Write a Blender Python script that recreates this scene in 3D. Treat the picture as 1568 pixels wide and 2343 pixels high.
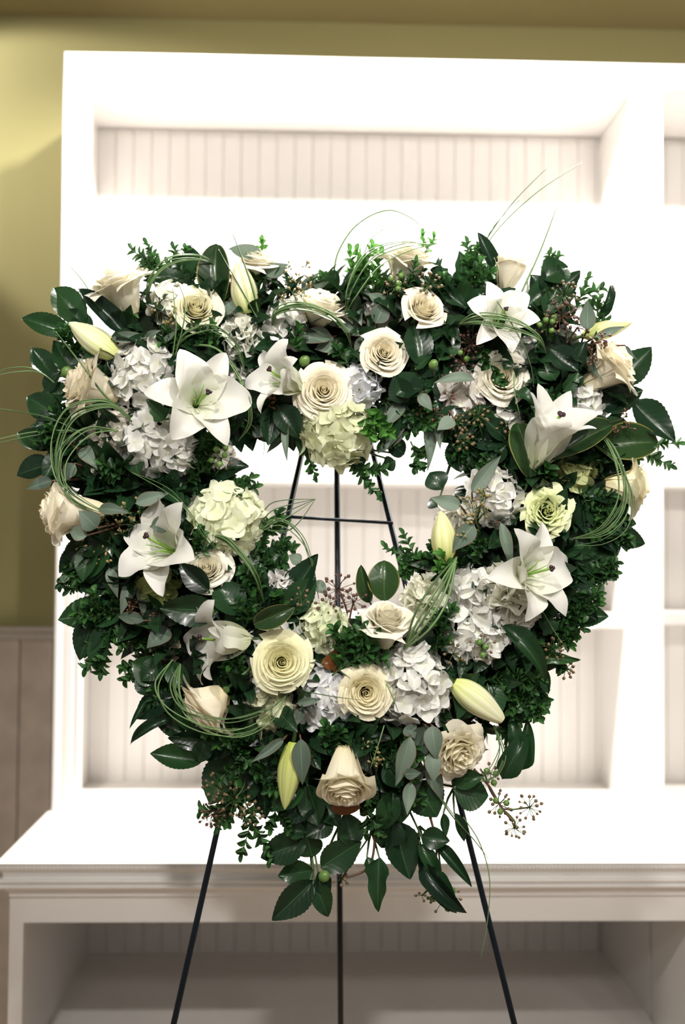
import bpy, math, random
from mathutils import Vector, Matrix, Quaternion
random.seed(7)
S = bpy.context.scene
COL = S.collection
PI = math.pi
for o in list(bpy.data.objects): bpy.data.objects.remove(o)

# ---------------------------------------------------------------- camera
F = 2400.0; W_, H_ = 1568, 2343
YAW, PITCH, ROLL = .0292, .034, .0074
CAM = Vector((0, 0, 1.53))
FW = Vector((math.sin(YAW)*math.cos(PITCH), math.cos(YAW)*math.cos(PITCH), math.sin(PITCH)))
_r = Vector((math.cos(YAW), -math.sin(YAW), 0)); _u = _r.cross(FW)
RT = _r*math.cos(ROLL) + _u*math.sin(ROLL); UP = -_r*math.sin(ROLL) + _u*math.cos(ROLL)
cd = bpy.data.cameras.new('camera'); cam = bpy.data.objects.new('camera', cd); COL.objects.link(cam)
cam.matrix_world = Matrix(((RT.x, UP.x, -FW.x, CAM.x), (RT.y, UP.y, -FW.y, CAM.y), (RT.z, UP.z, -FW.z, CAM.z), (0, 0, 0, 1)))
cd.sensor_fit = 'HORIZONTAL'; cd.sensor_width = 24.0; cd.lens = 24.0*F/W_
cd.dof.use_dof = True; cd.dof.focus_distance = 1.56; cd.dof.aperture_fstop = 2.1
cd.clip_start = .05
S.camera = cam

# ---------------------------------------------------------------- world, lamps, exposure
w = bpy.data.worlds.new('world'); S.world = w; w.use_nodes = True
w.node_tree.nodes['Background'].inputs[0].default_value = (1, .95, .89, 1)
w.node_tree.nodes['Background'].inputs[1].default_value = .27
S.view_settings.view_transform = 'Standard'; S.view_settings.look = 'None'
S.view_settings.exposure = 0; S.view_settings.gamma = 1
S.view_settings.use_curve_mapping = False

def spot(name, loc, target, power, angle, blend, size, color=(1, .955, .895)):
    l = bpy.data.lights.new(name, 'SPOT'); l.energy = power; l.spot_size = math.radians(angle); l.spot_blend = blend
    l.shadow_soft_size = size; l.color = color
    o = bpy.data.objects.new(name, l); COL.objects.link(o); o.location = loc
    o.rotation_euler = (Vector(target)-Vector(loc)).to_track_quat('-Z', 'Y').to_euler(); return o
# recessed ceiling cans above the counter front, washing the shelves and the worktop
for x in (-.28, .42, 1.12):
    spot('can_light', (x, 2.12, 2.955), (x, 2.42, .9), 180, 150, .85, .03)
# track heads further out in the room, aimed at the wreath and at the shelves
spot('track_light', (-.55, -.1, 2.90), (-.05, 1.6, 1.52), 125, 44, .9, .06)
spot('track_light', (.75, .0, 2.90), (.1, 1.6, 1.55), 125, 44, .9, .06)
for x in (-.8, .4, 1.2, 2.0):
    spot('track_light', (x, -1.2, 2.88), (.35+x*.3, 2.7, 1.9), 62, 56, 1.0, .14)
# unseen spot added to brighten the green wall, cone shaped to end in an edge
spot('wall_washer', (-1.5, 2.44, 2.93), (-.75, 2.86, 2.60), 74, 48, .35, .03)

# ---------------------------------------------------------------- photo point -> world point
def ray(px, py):
    return FW + RT*((px-W_/2)/F) + UP*((H_/2-py)/F)
def at_y(px, py, y):
    d = ray(px, py); return CAM + d*((y-CAM.y)/d.y)
A0, B0 = 1.50, .10                       # the wreath's leaning plane: y = A0 + B0*z
def P(px, py, dep=0.0):                  # point of the wreath, dep metres in front of that plane
    d = ray(px, py); t = (A0-dep+B0*CAM.z)/(d.y-B0*d.z); return CAM + d*t
PX = .00066                              # metres per photo pixel at the wreath

# ---------------------------------------------------------------- materials
def nt(name):
    m = bpy.data.materials.new(name); m.use_nodes = True
    n = m.node_tree.nodes; l = m.node_tree.links
    return m, n, l, n['Principled BSDF']
def simple(name, col, rough=.5, spec=.5, metal=0, noise=0, nscale=8, bump=0):
    m, n, l, b = nt(name)
    b.inputs['Base Color'].default_value = (*col, 1); b.inputs['Roughness'].default_value = rough
    b.inputs['Metallic'].default_value = metal; b.inputs['Specular IOR Level'].default_value = spec
    if noise or bump:
        tc = n.new('ShaderNodeTexCoord'); tx = n.new('ShaderNodeTexNoise'); tx.inputs['Scale'].default_value = nscale
        tx.inputs['Detail'].default_value = 5; l.new(tc.outputs['Object'], tx.inputs['Vector'])
        if noise:
            mx = n.new('ShaderNodeMix'); mx.data_type = 'RGBA'
            mx.inputs['A'].default_value = (*[c*(1-noise) for c in col], 1); mx.inputs['B'].default_value = (*[min(1, c*(1+noise)) for c in col], 1)
            l.new(tx.outputs['Fac'], mx.inputs['Factor']); l.new(mx.outputs['Result'], b.inputs['Base Color'])
        if bump:
            bp = n.new('ShaderNodeBump'); bp.inputs['Strength'].default_value = bump; bp.inputs['Distance'].default_value = .01
            l.new(tx.outputs['Fac'], bp.inputs['Height']); l.new(bp.outputs['Normal'], b.inputs['Normal'])
    return m
def math_node(n, l, op, a, b=None):
    x = n.new('ShaderNodeMath'); x.operation = op
    for i, v in enumerate((a, b)):
        if v is None: continue
        if isinstance(v, (int, float)): x.inputs[i].default_value = v
        else: l.new(v, x.inputs[i])
    return x.outputs[0]
def petal_mat(name, trans, base_tint, rough=.55, veins=60):
    """petal: colour from the object's own colour, tinted towards the claw (v = 0), thin and translucent"""
    m, n, l, b = nt(name)
    oi = n.new('ShaderNodeObjectInfo'); uv = n.new('ShaderNodeUVMap'); sp = n.new('ShaderNodeSeparateXYZ'); l.new(uv.outputs[0], sp.inputs[0])
    mx = n.new('ShaderNodeMix'); mx.data_type = 'RGBA'; mx.blend_type = 'MULTIPLY'
    f = math_node(n, l, 'SUBTRACT', 1.0, sp.outputs['Y']); f = math_node(n, l, 'POWER', f, 2.6)
    l.new(f, mx.inputs['Factor']); l.new(oi.outputs['Color'], mx.inputs['A']); mx.inputs['B'].default_value = (*base_tint, 1)
    l.new(mx.outputs['Result'], b.inputs['Base Color']); b.inputs['Roughness'].default_value = rough; b.inputs['Specular IOR Level'].default_value = .3
    wv = n.new('ShaderNodeTexNoise'); wv.inputs['Scale'].default_value = 1.0; wv.inputs['Detail'].default_value = 2
    mp = n.new('ShaderNodeMapping'); mp.inputs['Scale'].default_value = (veins, 3, 1); l.new(uv.outputs[0], mp.inputs[0]); l.new(mp.outputs[0], wv.inputs['Vector'])
    bp = n.new('ShaderNodeBump'); bp.inputs['Strength'].default_value = .12; bp.inputs['Distance'].default_value = .002
    l.new(wv.outputs['Fac'], bp.inputs['Height']); l.new(bp.outputs['Normal'], b.inputs['Normal'])
    tr = n.new('ShaderNodeBsdfTranslucent'); l.new(mx.outputs['Result'], tr.inputs['Color'])
    ms = n.new('ShaderNodeMixShader'); ms.inputs[0].default_value = trans
    l.new(b.outputs[0], ms.inputs[1]); l.new(tr.outputs[0], ms.inputs[2]); l.new(ms.outputs[0], n['Material Output'].inputs[0])
    return m
def leaf_mat(name, dark, light, back, vein, rough=.3, trans=.12, coat=0.0, edge=None, side_veins=.5):
    m, n, l, b = nt(name)
    oi = n.new('ShaderNodeObjectInfo'); uv = n.new('ShaderNodeUVMap'); sp = n.new('ShaderNodeSeparateXYZ'); l.new(uv.outputs[0], sp.inputs[0])
    def mix(fac, a, c):
        x = n.new('ShaderNodeMix'); x.data_type = 'RGBA'
        for k, v in (('Factor', fac), ('A', a), ('B', c)):
            if isinstance(v, tuple): x.inputs[k].default_value = (*v, 1)
            elif isinstance(v, (int, float)): x.inputs[k].default_value = v
            else: l.new(v, x.inputs[k])
        return x.outputs['Result']
    c = mix(oi.outputs['Random'], dark, light)
    au = math_node(n, l, 'ABSOLUTE', math_node(n, l, 'SUBTRACT', sp.outputs['X'], .5))
    rib = math_node(n, l, 'LESS_THAN', au, .018)
    # side veins, slanted towards the tip
    sv = math_node(n, l, 'SUBTRACT', sp.outputs['Y'], math_node(n, l, 'MULTIPLY', au, .45))
    sv = math_node(n, l, 'SINE', math_node(n, l, 'MULTIPLY', sv, 55.0))
    svm = math_node(n, l, 'MULTIPLY', math_node(n, l, 'GREATER_THAN', sv, .97), .10*side_veins)
    c = mix(svm, c, vein); c = mix(math_node(n, l, 'MULTIPLY', rib, .75), c, vein)
    if edge: c = mix(math_node(n, l, 'MULTIPLY', math_node(n, l, 'GREATER_THAN', au, .462), .8), c, edge)
    ge = n.new('ShaderNodeNewGeometry'); c = mix(ge.outputs['Backfacing'], c, back)
    l.new(c, b.inputs['Base Color']); b.inputs['Roughness'].default_value = rough
    b.inputs['Coat Weight'].default_value = coat; b.inputs['Coat Roughness'].default_value = .12; b.inputs['Specular IOR Level'].default_value = .28
    bp = n.new('ShaderNodeBump'); bp.inputs['Strength'].default_value = .05; bp.inputs['Distance'].default_value = .001
    l.new(sv, bp.inputs['Height']); l.new(bp.outputs['Normal'], b.inputs['Normal'])
    tr = n.new('ShaderNodeBsdfTranslucent'); hs = mix(.55, c, light); l.new(hs, tr.inputs['Color'])
    ms = n.new('ShaderNodeMixShader'); ms.inputs[0].default_value = trans
    l.new(b.outputs[0], ms.inputs[1]); l.new(tr.outputs[0], ms.inputs[2]); l.new(ms.outputs[0], n['Material Output'].inputs[0])
    return m
M_WHITE = simple('white_paint', (.80, .775, .75), .42, .4, noise=.02, nscale=6)
M_WHITE2 = simple('white_beadboard_paint', (.80, .77, .745), .5, .3, noise=.03, nscale=5)
M_OLIVE = simple('olive_wall_paint', (.325, .295, .135), .85, .2, noise=.05, nscale=2.5, bump=.05)
M_CEIL = simple('olive_ceiling_paint', (.23, .19, .088), .9, .2, noise=.03, nscale=3)
M_WOOD = simple('weathered_board', (.56, .48, .41), .8, .2, noise=.28, nscale=14)
M_RAIL = simple('greige_rail_paint', (.48, .43, .37), .7, .3, noise=.08)
M_FLOOR = simple('floor_vinyl', (.34, .25, .17), .5, .4, noise=.2, nscale=3)
M_EASEL = simple('dark_green_wire', (.004, .008, .013), .4, .25, noise=.3, nscale=40)
M_FOAM = simple('moss_foam', (.010, .016, .009), .95, .1, noise=.5, nscale=60, bump=.6)
M_JOINT = simple('dark_joint', (.05, .042, .036), .9)  # dark tone for the seam between the two partitions
M_ROSE = petal_mat('rose_petal', .30, (.99, .955, .76), veins=40)
M_LILY = petal_mat('lily_petal', .30, (.90, .97, .66), rough=.45, veins=50)
M_BUD = petal_mat('lily_bud_skin', .15, (.80, .88, .42), rough=.45, veins=30)
M_HYD = petal_mat('hydrangea_petal', .32, (.93, .95, .78), veins=20)
M_CARN = petal_mat('carnation_petal', .32, (.92, .95, .75), veins=30)
M_CAM = leaf_mat('camellia_leaf', (.007, .020, .011), (.018, .056, .018), (.03, .075, .025), (.045, .10, .035), .30, .10, .10)
M_MAG = leaf_mat('magnolia_leaf', (.014, .034, .012), (.022, .055, .015), (.16, .055, .016), (.07, .12, .04), .28, .06, .12, edge=(.22, .20, .06))
M_BOX = leaf_mat('boxwood_leaf', (.010, .036, .014), (.045, .140, .030), (.06, .15, .05), (.06, .16, .05), .40, .20, .05, side_veins=0)
M_BOXLIT = leaf_mat('young_boxwood_leaf', (.05, .17, .03), (.12, .32, .06), (.10, .26, .06), (.12, .28, .08), .40, .30, 0, side_veins=0)  # backlight put into the colour: lighter green copy for the bright sprigs
M_EUC = leaf_mat('eucalyptus_leaf', (.06, .095, .068), (.16, .215, .165), (.11, .16, .12), (.20, .26, .17), .55, .10, 0, edge=(.16, .07, .045), side_veins=.3)
M_IVY = leaf_mat('ivy_leaf', (.010, .030, .014), (.028, .085, .024), (.05, .10, .04), (.07, .13, .05), .30, .10, .08)
M_GRASS = leaf_mat('lily_grass_blade', (.075, .14, .05), (.20, .32, .13), (.16, .25, .12), (.22, .34, .17), .42, .15, 0, side_veins=0)
M_STEM = simple('green_stem', (.05, .10, .025), .5, noise=.25, nscale=60)
M_TWIG = simple('brown_twig', (.11, .055, .03), .65, noise=.3, nscale=60)
M_BERRY = simple('tan_berry', (.15, .105, .05), .5, noise=.35, nscale=120)
M_BERRYB = simple('plum_berry', (.10, .045, .035), .5, noise=.35, nscale=120)
M_GBERRY = simple('green_berry', (.12, .22, .05), .35, noise=.25, nscale=90)
M_SEED = simple('seed_capsule', (.28, .22, .09), .55, noise=.3, nscale=120)
M_SEEDB = simple('brown_seed_capsule', (.12, .05, .03), .55, noise=.3, nscale=120)
M_PIST = simple('lily_pistil', (.22, .40, .06), .4)
M_STIG = simple('lily_stigma', (.028, .006, .012), .45, noise=.4, nscale=200)
M_CALYX = simple('rose_calyx', (.06, .14, .03), .5, noise=.2, nscale=60)

# ---------------------------------------------------------------- mesh helpers
def mesh(name, verts, faces, mat, uvs=None, smooth=True):
    me = bpy.data.meshes.new(name); me.from_pydata([tuple(v) for v in verts], [], faces)
    me.materials.append(mat)
    if uvs:
        ul = me.uv_layers.new(name='UVMap')
        for lp in me.loops: ul.data[lp.index].uv = uvs[lp.vertex_index]
    if smooth: me.polygons.foreach_set('use_smooth', [True]*len(me.polygons))
    me.update(); return me
def grid(name, nu, nv, fn, mat):
    """surface fn(u,v), u,v in 0..1"""
    V, U, Fc = [], [], []
    for j in range(nv+1):
        for i in range(nu+1):
            V.append(fn(i/nu, j/nv)); U.append((i/nu, j/nv))
    for j in range(nv):
        for i in range(nu):
            a = j*(nu+1)+i; Fc.append((a, a+1, a+nu+2, a+nu+1))
    return mesh(name, V, Fc, mat, U)
class MB:
    def __init__(s): s.v = []; s.f = []
    def add(s, v, f):
        k = len(s.v); s.v += [tuple(x) for x in v]; s.f += [tuple(i+k for i in q) for q in f]
    def box(s, x0, x1, y0, y1, z0, z1):
        s.add([(x0,y0,z0),(x1,y0,z0),(x1,y1,z0),(x0,y1,z0),(x0,y0,z1),(x1,y0,z1),(x1,y1,z1),(x0,y1,z1)],
              [(0,3,2,1),(4,5,6,7),(0,1,5,4),(1,2,6,5),(2,3,7,6),(3,0,4,7)])
    def tube(s, pts, r, n=5, cap=True):
        pts = [Vector(p) for p in pts]; rs = r if isinstance(r, (list, tuple)) else [r]*len(pts)
        t0 = (pts[1]-pts[0]).normalized(); nrm = t0.orthogonal().normalized(); V = []
        for i, p in enumerate(pts):
            t = (pts[min(i+1, len(pts)-1)]-pts[max(i-1, 0)]).normalized()
            nrm = (nrm-t*nrm.dot(t)); nrm = nrm.normalized() if nrm.length > 1e-6 else t.orthogonal().normalized()
            bi = t.cross(nrm)
            for k in range(n):
                a = 2*PI*k/n; V.append(p+(nrm*math.cos(a)+bi*math.sin(a))*rs[i])
        Fc = [(i*n+k, i*n+(k+1) % n, (i+1)*n+(k+1) % n, (i+1)*n+k) for i in range(len(pts)-1) for k in range(n)]
        if cap: Fc += [tuple(range(n-1, -1, -1)), tuple((len(pts)-1)*n+k for k in range(n))]
        s.add(V, Fc)
    def ball(s, c, r, nu=7, nv=5, sz=1.0, axis=None):
        q = Vector((0,0,1)).rotation_difference(Vector(axis).normalized()) if axis is not None else Quaternion()
        c = Vector(c); V = [c+q@Vector((0,0,-r*sz))]
        for j in range(1, nv):
            ph = -PI/2+PI*j/nv
            for i in range(nu):
                th = 2*PI*i/nu; V.append(c+q@Vector((r*math.cos(ph)*math.cos(th), r*math.cos(ph)*math.sin(th), r*sz*math.sin(ph))))
        V.append(c+q@Vector((0,0,r*sz))); L = len(V)-1; Fc = []
        for i in range(nu):
            Fc.append((0, 1+(i+1) % nu, 1+i)); Fc.append((L, L-nu+i, L-nu+(i+1) % nu))
        for j in range(nv-2):
            for i in range(nu):
                a = 1+j*nu+i; b = 1+j*nu+(i+1) % nu; Fc.append((a, b, b+nu, a+nu))
        s.add(V, Fc)
    def mesh(s, name, mat, smooth=False): return mesh(name, s.v, s.f, mat, None, smooth)
    def build(s, name, mat, parent=None, smooth=False): return put(name, s.mesh(name, mat, smooth), parent)
MAT = {}                                            # world matrices of the Empties, kept by name
def put(name, me, parent=None, M=None, color=None):
    """link one mesh object; M is its WORLD matrix"""
    o = bpy.data.objects.new(name, me); COL.objects.link(o)
    M = M or Matrix()
    if parent is not None:
        o.parent = parent; o.matrix_basis = MAT[parent.name].inverted() @ M
    else: o.matrix_basis = M
    MAT[o.name] = M
    if color: o.color = (*color, 1)
    return o
def thing(name, label, cat, M=None, group=None, kind=None):
    o = bpy.data.objects.new(name, None); COL.objects.link(o); o.empty_display_size = .02
    M = M if isinstance(M, Matrix) else Matrix.Translation(M or (0, 0, 0))
    o.matrix_basis = M; MAT[o.name] = M; tag(o, label, cat, group, kind); return o
def tag(o, label=None, cat=None, group=None, kind=None):
    for k, v in (('label', label), ('category', cat), ('group', group), ('kind', kind)):
        if v: o[k] = v
    return o
def frame(loc, axis, spin=0.0, scale=1.0):
    q = Vector((0,0,1)).rotation_difference(Vector(axis).normalized())
    return Matrix.Translation(loc) @ q.to_matrix().to_4x4() @ Matrix.Rotation(spin, 4, 'Z') @ Matrix.Scale(scale, 4)
def face_dir(ax, ay, az=1.0):                       # right, up, towards the viewer
    return Vector((ax, -az, ay)).normalized()

# ================================================================ the room
WY = 2.862; CZ = 2.985
def struct(name, mb, mat):
    o = mb.build(name, mat); o['kind'] = 'structure'; return o
b = MB(); b.box(-2.6, 3.2, -3.0, 3.0, -.1, 0); struct('floor', b, M_FLOOR)
b = MB(); b.box(-2.6, 3.2, -3.0, 3.0, CZ, CZ+.1); struct('ceiling', b, M_CEIL)
b = MB(); b.box(-2.6, 3.2, WY, WY+.1, 0, CZ); wb = struct('wall_back', b, M_OLIVE)
# chair rail and weathered boards on the lower wall beside the cabinet
RZ = 1.53-.222
b = MB(); b.box(-2.6, -.60, WY-.022, WY, RZ-.03, RZ); b.box(-2.6, -.60, WY-.034, WY, RZ-.008, RZ+.004); struct('trim_1', b, M_RAIL)
pb = MB(); pb.box(.002, .088, WY-.012, WY, .0, RZ-.03); pm = pb.mesh('wall_plank', M_WOOD)
for i in range(9):
    put('plank', pm, wb, Matrix.Translation((-.60-.09*(i+1), 0, 0)))

# ---- upper display unit (hutch)
ZC = .9005                                          # worktop surface
HX0, HX1 = -.612, 2.18                              # its outer sides (it runs on beyond the frame)
HY0, HYB = 2.54, 2.834                              # front of the face frame, face of the back boards
HZT, HZI = 1.53+1.199, 1.53+1.135
hut = thing('display_hutch', 'tall white built-in display hutch with beadboard back and open shelves on the worktop', 'cabinet', (0, HYB, ZC))
b = MB(); b.box(HX0+.004, HX0+.022, HY0+.02, WY-.002, ZC, HZT-.01); b.build('side_panel', M_WHITE, hut)
b = MB(); b.box(HX0+.022, HX1, HY0+.02, WY-.002, HZI+.003, HZI+.022); b.build('top_panel', M_WHITE, hut)
b = MB(); b.box(HX1-.02, HX1, HY0-.01, WY-.002, ZC, HZT); b.build('side_panel', M_WHITE, hut)
b = MB(); b.box(HX0+.022, HX1, HYB+.008, WY-.003, ZC, HZI); b.build('back_panel', M_WHITE2, hut)
# tongue-and-groove boards
PWD = .0487
b = MB(); v = PWD/2-.0003
prof = [(-v, .0022), (-v+.0011, .0), (v-.0011, .0), (v, .0022)]
pv = [(x, HYB+y, z) for z in (ZC, HZI) for x, y in prof]; k = len(prof)
b.add(pv, [(i, i+1, i+1+k, i+k) for i in range(k-1)]); plank_me = b.mesh('beadboard_plank', M_WHITE2)
x = HX0+.022+PWD/2
while x < HX1:
    put('plank', plank_me, hut, Matrix.Translation((x, 0, 0))); x += PWD
# face frame with stepped moulding, mitred at the corner: profile (offset from the outer edge inward, proud of the face)
def sweep(prof, path_fn, mat, name, parent):
    """prof: list of (inward, proud); path_fn(inward, proud) -> list of points along the run"""
    V, Fc = [], []; n = None
    for a, p in prof:
        pts = path_fn(a, p); n = len(pts); V += pts
    for j in range(len(prof)-1):
        for i in range(n-1):
            q = j*n+i; Fc.append((q, q+1, q+1+n, q+n))
    me = mesh(name, V, Fc, mat, None, False); return put(name, me, parent)
FWD = .064
fp = [(0, -.02), (0, .012), (.004, .016), (.012, .016), (.0155, .010), (.019, .010), (.0205, .004), (.024, .004), (.027, .007), (.043, .008), (.047, .004), (.051, .004), (.054, .007), (.060, .007), (.064, .001), (.064, -.018)]
fo = sweep(fp, lambda a, p: [(HX0+a, HY0-p, ZC), (HX0+a, HY0-p, HZT-a), (HX1, HY0-p, HZT-a)], M_WHITE, 'face_frame', hut)
b = MB()
for i in range(230):                                # tiny rope beading along the frame's groove
    z = ZC+.01+i*.0078
    if z < HZT-.03: b.box(HX0+.0195, HX0+.0235, HY0-.0085, HY0-.003, z, z+.005)
bd = b.build('beading', M_WHITE, fo); bd['kind'] = 'stuff'
DX0, DX1 = .781, .859
b = MB(); b.box(DX0+.006, DX1-.006, HY0+.018, HYB+.004, ZC, HZI); b.build('divider', M_WHITE, hut)
b = MB(); b.box(DX0, DX1, HY0, HY0+.019, ZC, HZI); st = b.build('stile', M_WHITE, hut)
# shelves of the two bays
def shelf(x0, x1, zt, th, yf):
    b = MB(); b.box(x0, x1, yf+.004, HYB+.004, zt-th, zt); b.box(x0, x1, yf, yf+.004, zt-th-.001, zt-.001)
    return b.build('shelf', M_WHITE, hut)
ZS1, ZS2 = 1.53+.195, 1.53-.163
shelf(HX0+.022, DX0+.006, ZS1, .032, 2.60); shelf(HX0+.022, DX0+.006, ZS2, .033, 2.62)
shelf(DX1-.006, HX1, ZS1-.012, .020, 2.66); shelf(DX1-.006, HX1, ZS2+.002, .028, 2.66)

# ---- worktop
CX0, CYF = -.622, 2.123
wt = thing('worktop', 'wide white worktop with beaded moulded front edge below the hutch', 'worktop', (0, CYF, ZC))
cp = [(.80, 0), (.006, 0), (.0, -.002), (0, -.005), (.003, -.0065), (.003, -.016), (.006, -.018), (.011, -.024), (.013, -.033), (.012, -.0345), (.004, -.036), (.002, -.039), (.004, -.0425), (.008, -.0435), (.008, -.0465), (.004, -.048), (.003, -.051), (.006, -.055), (.014, -.057), (.016, -.062), (.05, -.062)]
V, Fc = [], []
for a, z in cp:
    a2 = min(a, .05) if a < .5 else .3
    V += [(CX0+a2*(1 if a < .5 else 0)+(0 if a < .5 else .006), WY-.002, ZC+z), (CX0+(a if a < .5 else .006), CYF+a if a < .5 else WY-.002, ZC+z), (2.2, CYF+a if a < .5 else WY-.002, ZC+z)]
n = 3
for j in range(len(cp)-1):
    for i in range(n-1):
        q = j*n+i; Fc.append((q, q+1, q+1+n, q+n))
put('slab', mesh('slab', V, Fc, M_WHITE, None, False), wt)
b = MB(); bp_ = MB(); bp_.ball((0, 0, 0), .0046, 6, 4)
for i in range(300):
    b.add([(p[0]+CX0+.004+i*.0078, p[1]+CYF+.004, p[2]+ZC-.0115) for p in bp_.v], bp_.f)
bd = b.build('beading', M_WHITE, wt, True); bd['kind'] = 'stuff'

# ---- base cabinet below
bc = thing('base_cabinet', 'white open base cabinet with a dim lower shelf, below the worktop', 'cabinet', (0, 2.15, 0))
BY = 2.15; ZA = 1.53-.757; ZU = ZC-.062
b = MB(); b.box(-.600, 2.1, BY, BY+.02, ZA, ZU); b.box(-.600, 2.1, BY-.006, BY, ZU-.012, ZU); b.build('apron', M_WHITE, bc)
b = MB(); b.box(-.600, -.572, BY, BY+.02, 0, ZA); b.build('stile', M_WHITE, bc)
b = MB(); b.box(-.596, -.584, BY+.02, WY-.004, 0, ZU); b.build('side_panel', M_WHITE, bc)
BF = 1.53-1.078
b = MB(); b.box(-.584, .788, BY+.02, HYB+.002, BF-.02, BF); b.build('shelf', M_WHITE, bc)
b = MB(); b.box(.788, .804, 2.432, HYB+.004, 0, ZU); b.build('partition', M_WHITE, bc)
b = MB(); b.box(.789, .806, BY+.02, 2.420, 0, ZU); b.build('partition', M_WHITE, bc)
b = MB(); b.box(.794, .800, 2.420, 2.432, 0, ZU); b.build('joint', M_JOINT, bc)
b = MB(); b.box(-.584, 2.1, HYB+.008, WY-.004, 0, ZU); b.build('back_panel', M_WHITE2, bc)
b = MB(); pv = [(x, HYB+y, z) for z in (BF, ZU) for x, y in prof]; b.add(pv, [(i, i+1, i+1+k, i+k) for i in range(k-1)])
bp_me = b.mesh('base_plank', M_WHITE2); x = -.584+PWD/2
while x < .79:
    put('plank', bp_me, bc, Matrix.Translation((x, 0, 0))); x += PWD

# ================================================================ easel
ez = lambda z, off=.074: A0+B0*z+off
def leg_pt(px, py):
    d = ray(px, py); t = (A0+.074+B0*CAM.z)/(d.y-B0*d.z); return CAM+d*t
apex = leg_pt(769, 716)
easel = thing('wire_easel', 'dark green three-legged wire easel holding up the heart wreath', 'easel', (apex.x, ez(0), 0))
ends = []
for px, py in ((400, 2343), (1175, 2343)):
    q = leg_pt(px, py); d = (q-apex); foot = apex+d*(apex.z/(apex.z-q.z)); ends.append(foot)
    b = MB(); b.tube([apex+(Vector((-.004 if px < 800 else .004, 0, 0))), foot], .0048, 10); b.build('leg', M_EASEL, easel, True)
b = MB(); b.tube([apex+Vector((0, .008, 0)), Vector((apex.x+.034, 2.03, 0.0))], .0052, 10); b.build('leg', M_EASEL, easel, True)
q0, q1 = leg_pt(648, 1182), leg_pt(899, 1197)
b = MB(); b.tube([q0+Vector((0, -.006, 0)), q1+Vector((0, -.006, 0))], .0028, 8); b.build('crossbar', M_EASEL, easel, True)
b = MB(); b.box(apex.x-.014, apex.x+.014, apex.y-.008, apex.y+.016, apex.z-.02, apex.z+.008); b.build('hinge_cap', M_EASEL, easel)
b = MB(); h = P(769, 770, 0); b.tube([Vector((apex.x, apex.y-.004, h.z+.03)), Vector((apex.x, apex.y-.05, h.z+.028)), Vector((apex.x, apex.y-.055, h.z+.045))], .003, 6); b.build('hook', M_EASEL, easel, True)

# ================================================================ plant generators
def jitter(a): return random.uniform(-a, a)
# ---- roses
def rose_petals(N, rmax, h0, h1, flare, nfl, seed, ruf=.03, rp=.8, W0=1.5, W1=.95, inn=.0, lip=.10):
    rnd = random.Random(seed); out = []
    for k in range(N):
        t = k/(N-1); a0 = k*2.39996+rnd.uniform(-.15, .15)
        rt = .045+(rmax-.045)*t**rp; rb = (.03+.20*t)*(1-t)+.22*t; hh = (h0+(h1-h0)*t**1.5)*rnd.uniform(.96, 1.03)
        W = W0+(W1-W0)*t; fl = flare*max(0, (t-1+nfl)/nfl)*rnd.uniform(.6, 1.3) if t > 1-nfl else 0
        ph = rnd.uniform(0, 6.28); rr = ruf*(.25+t)*rnd.uniform(.6, 1.4); tip = rnd.uniform(.0, .045); roll = rnd.uniform(.02, .08)*(.3+t); lp = lip*(.25+.75*t)*rnd.uniform(.6, 1.3); off = .05*(.35+.65*t)
        def fn(u, v, rb=rb, rt=rt, hh=hh, W=W, fl=fl, ph=ph, rr=rr, a0=a0, t=t, tip=tip, roll=roll, lp=lp, off=off):
            uu = 2*u-1; wv = .45+.55*math.sin(min(1, v*1.5)*PI/2)
            a = a0+uu*W*wv; core = 1-.75*max(0, 1-t/.16)*max(0, v-.4)/.6
            bow = (1-(1-v)**2.0)*(1-t)+(v**.75)*t                          # cup of the inner petals, spreading outer ones
            r = (rb+(rt-rb)*bow*(1-inn*max(0, v-.55)**2*2.2))*core
            s = max(0, v-.62)/.38; r += fl*s*s+roll*abs(uu)**3*v*v
            q = max(0, v-.80)/.20; r += lp*q*q; dz = -lp*.55*q*q               # rolled lip
            z = hh*(v-.13*abs(uu)**3*v**3+tip*max(0, 1-abs(uu)*1.8)**1.5*v**4)-fl*.75*s*s+dz
            r += off*uu+rr*math.sin(uu*4+ph)*v**3; z += rr*.5*math.cos(uu*5+ph*2)*v**3
            return (r*math.cos(a), r*math.sin(a), z)
        out.append(grid('rose_petal', 10, 10, fn, M_ROSE))
    return out
ROSE = {
 'open':   (rose_petals(46, .88, .92, .46, .14, .30, 1, rp=.85, W1=.80, ruf=.028), .62),
 'open2':  (rose_petals(38, .86, .98, .56, .14, .28, 5, rp=.9, ruf=.035, W1=.85), .66),
 'half':   (rose_petals(34, .80, 1.22, .92, .22, .30, 2, rp=.85, W1=.95), .85),
 'goblet': (rose_petals(32, .66, 1.55, 1.28, .30, .40, 3, ruf=.06, W1=.85, lip=.14), .8),
 'tall':   (rose_petals(36, .64, 1.72, 1.50, .10, .25, 13, ruf=.03, W1=.95, lip=.13), .9),
 'bud':    (rose_petals(24, .72, 1.75, 1.45, .10, .22, 9, ruf=.02, W1=1.15, inn=.5), .85),
 'ruffled': (rose_petals(50, .88, .98, .50, .15, .4, 4, ruf=.075, W0=.95, W1=.62, rp=.8), .62)}
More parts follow.
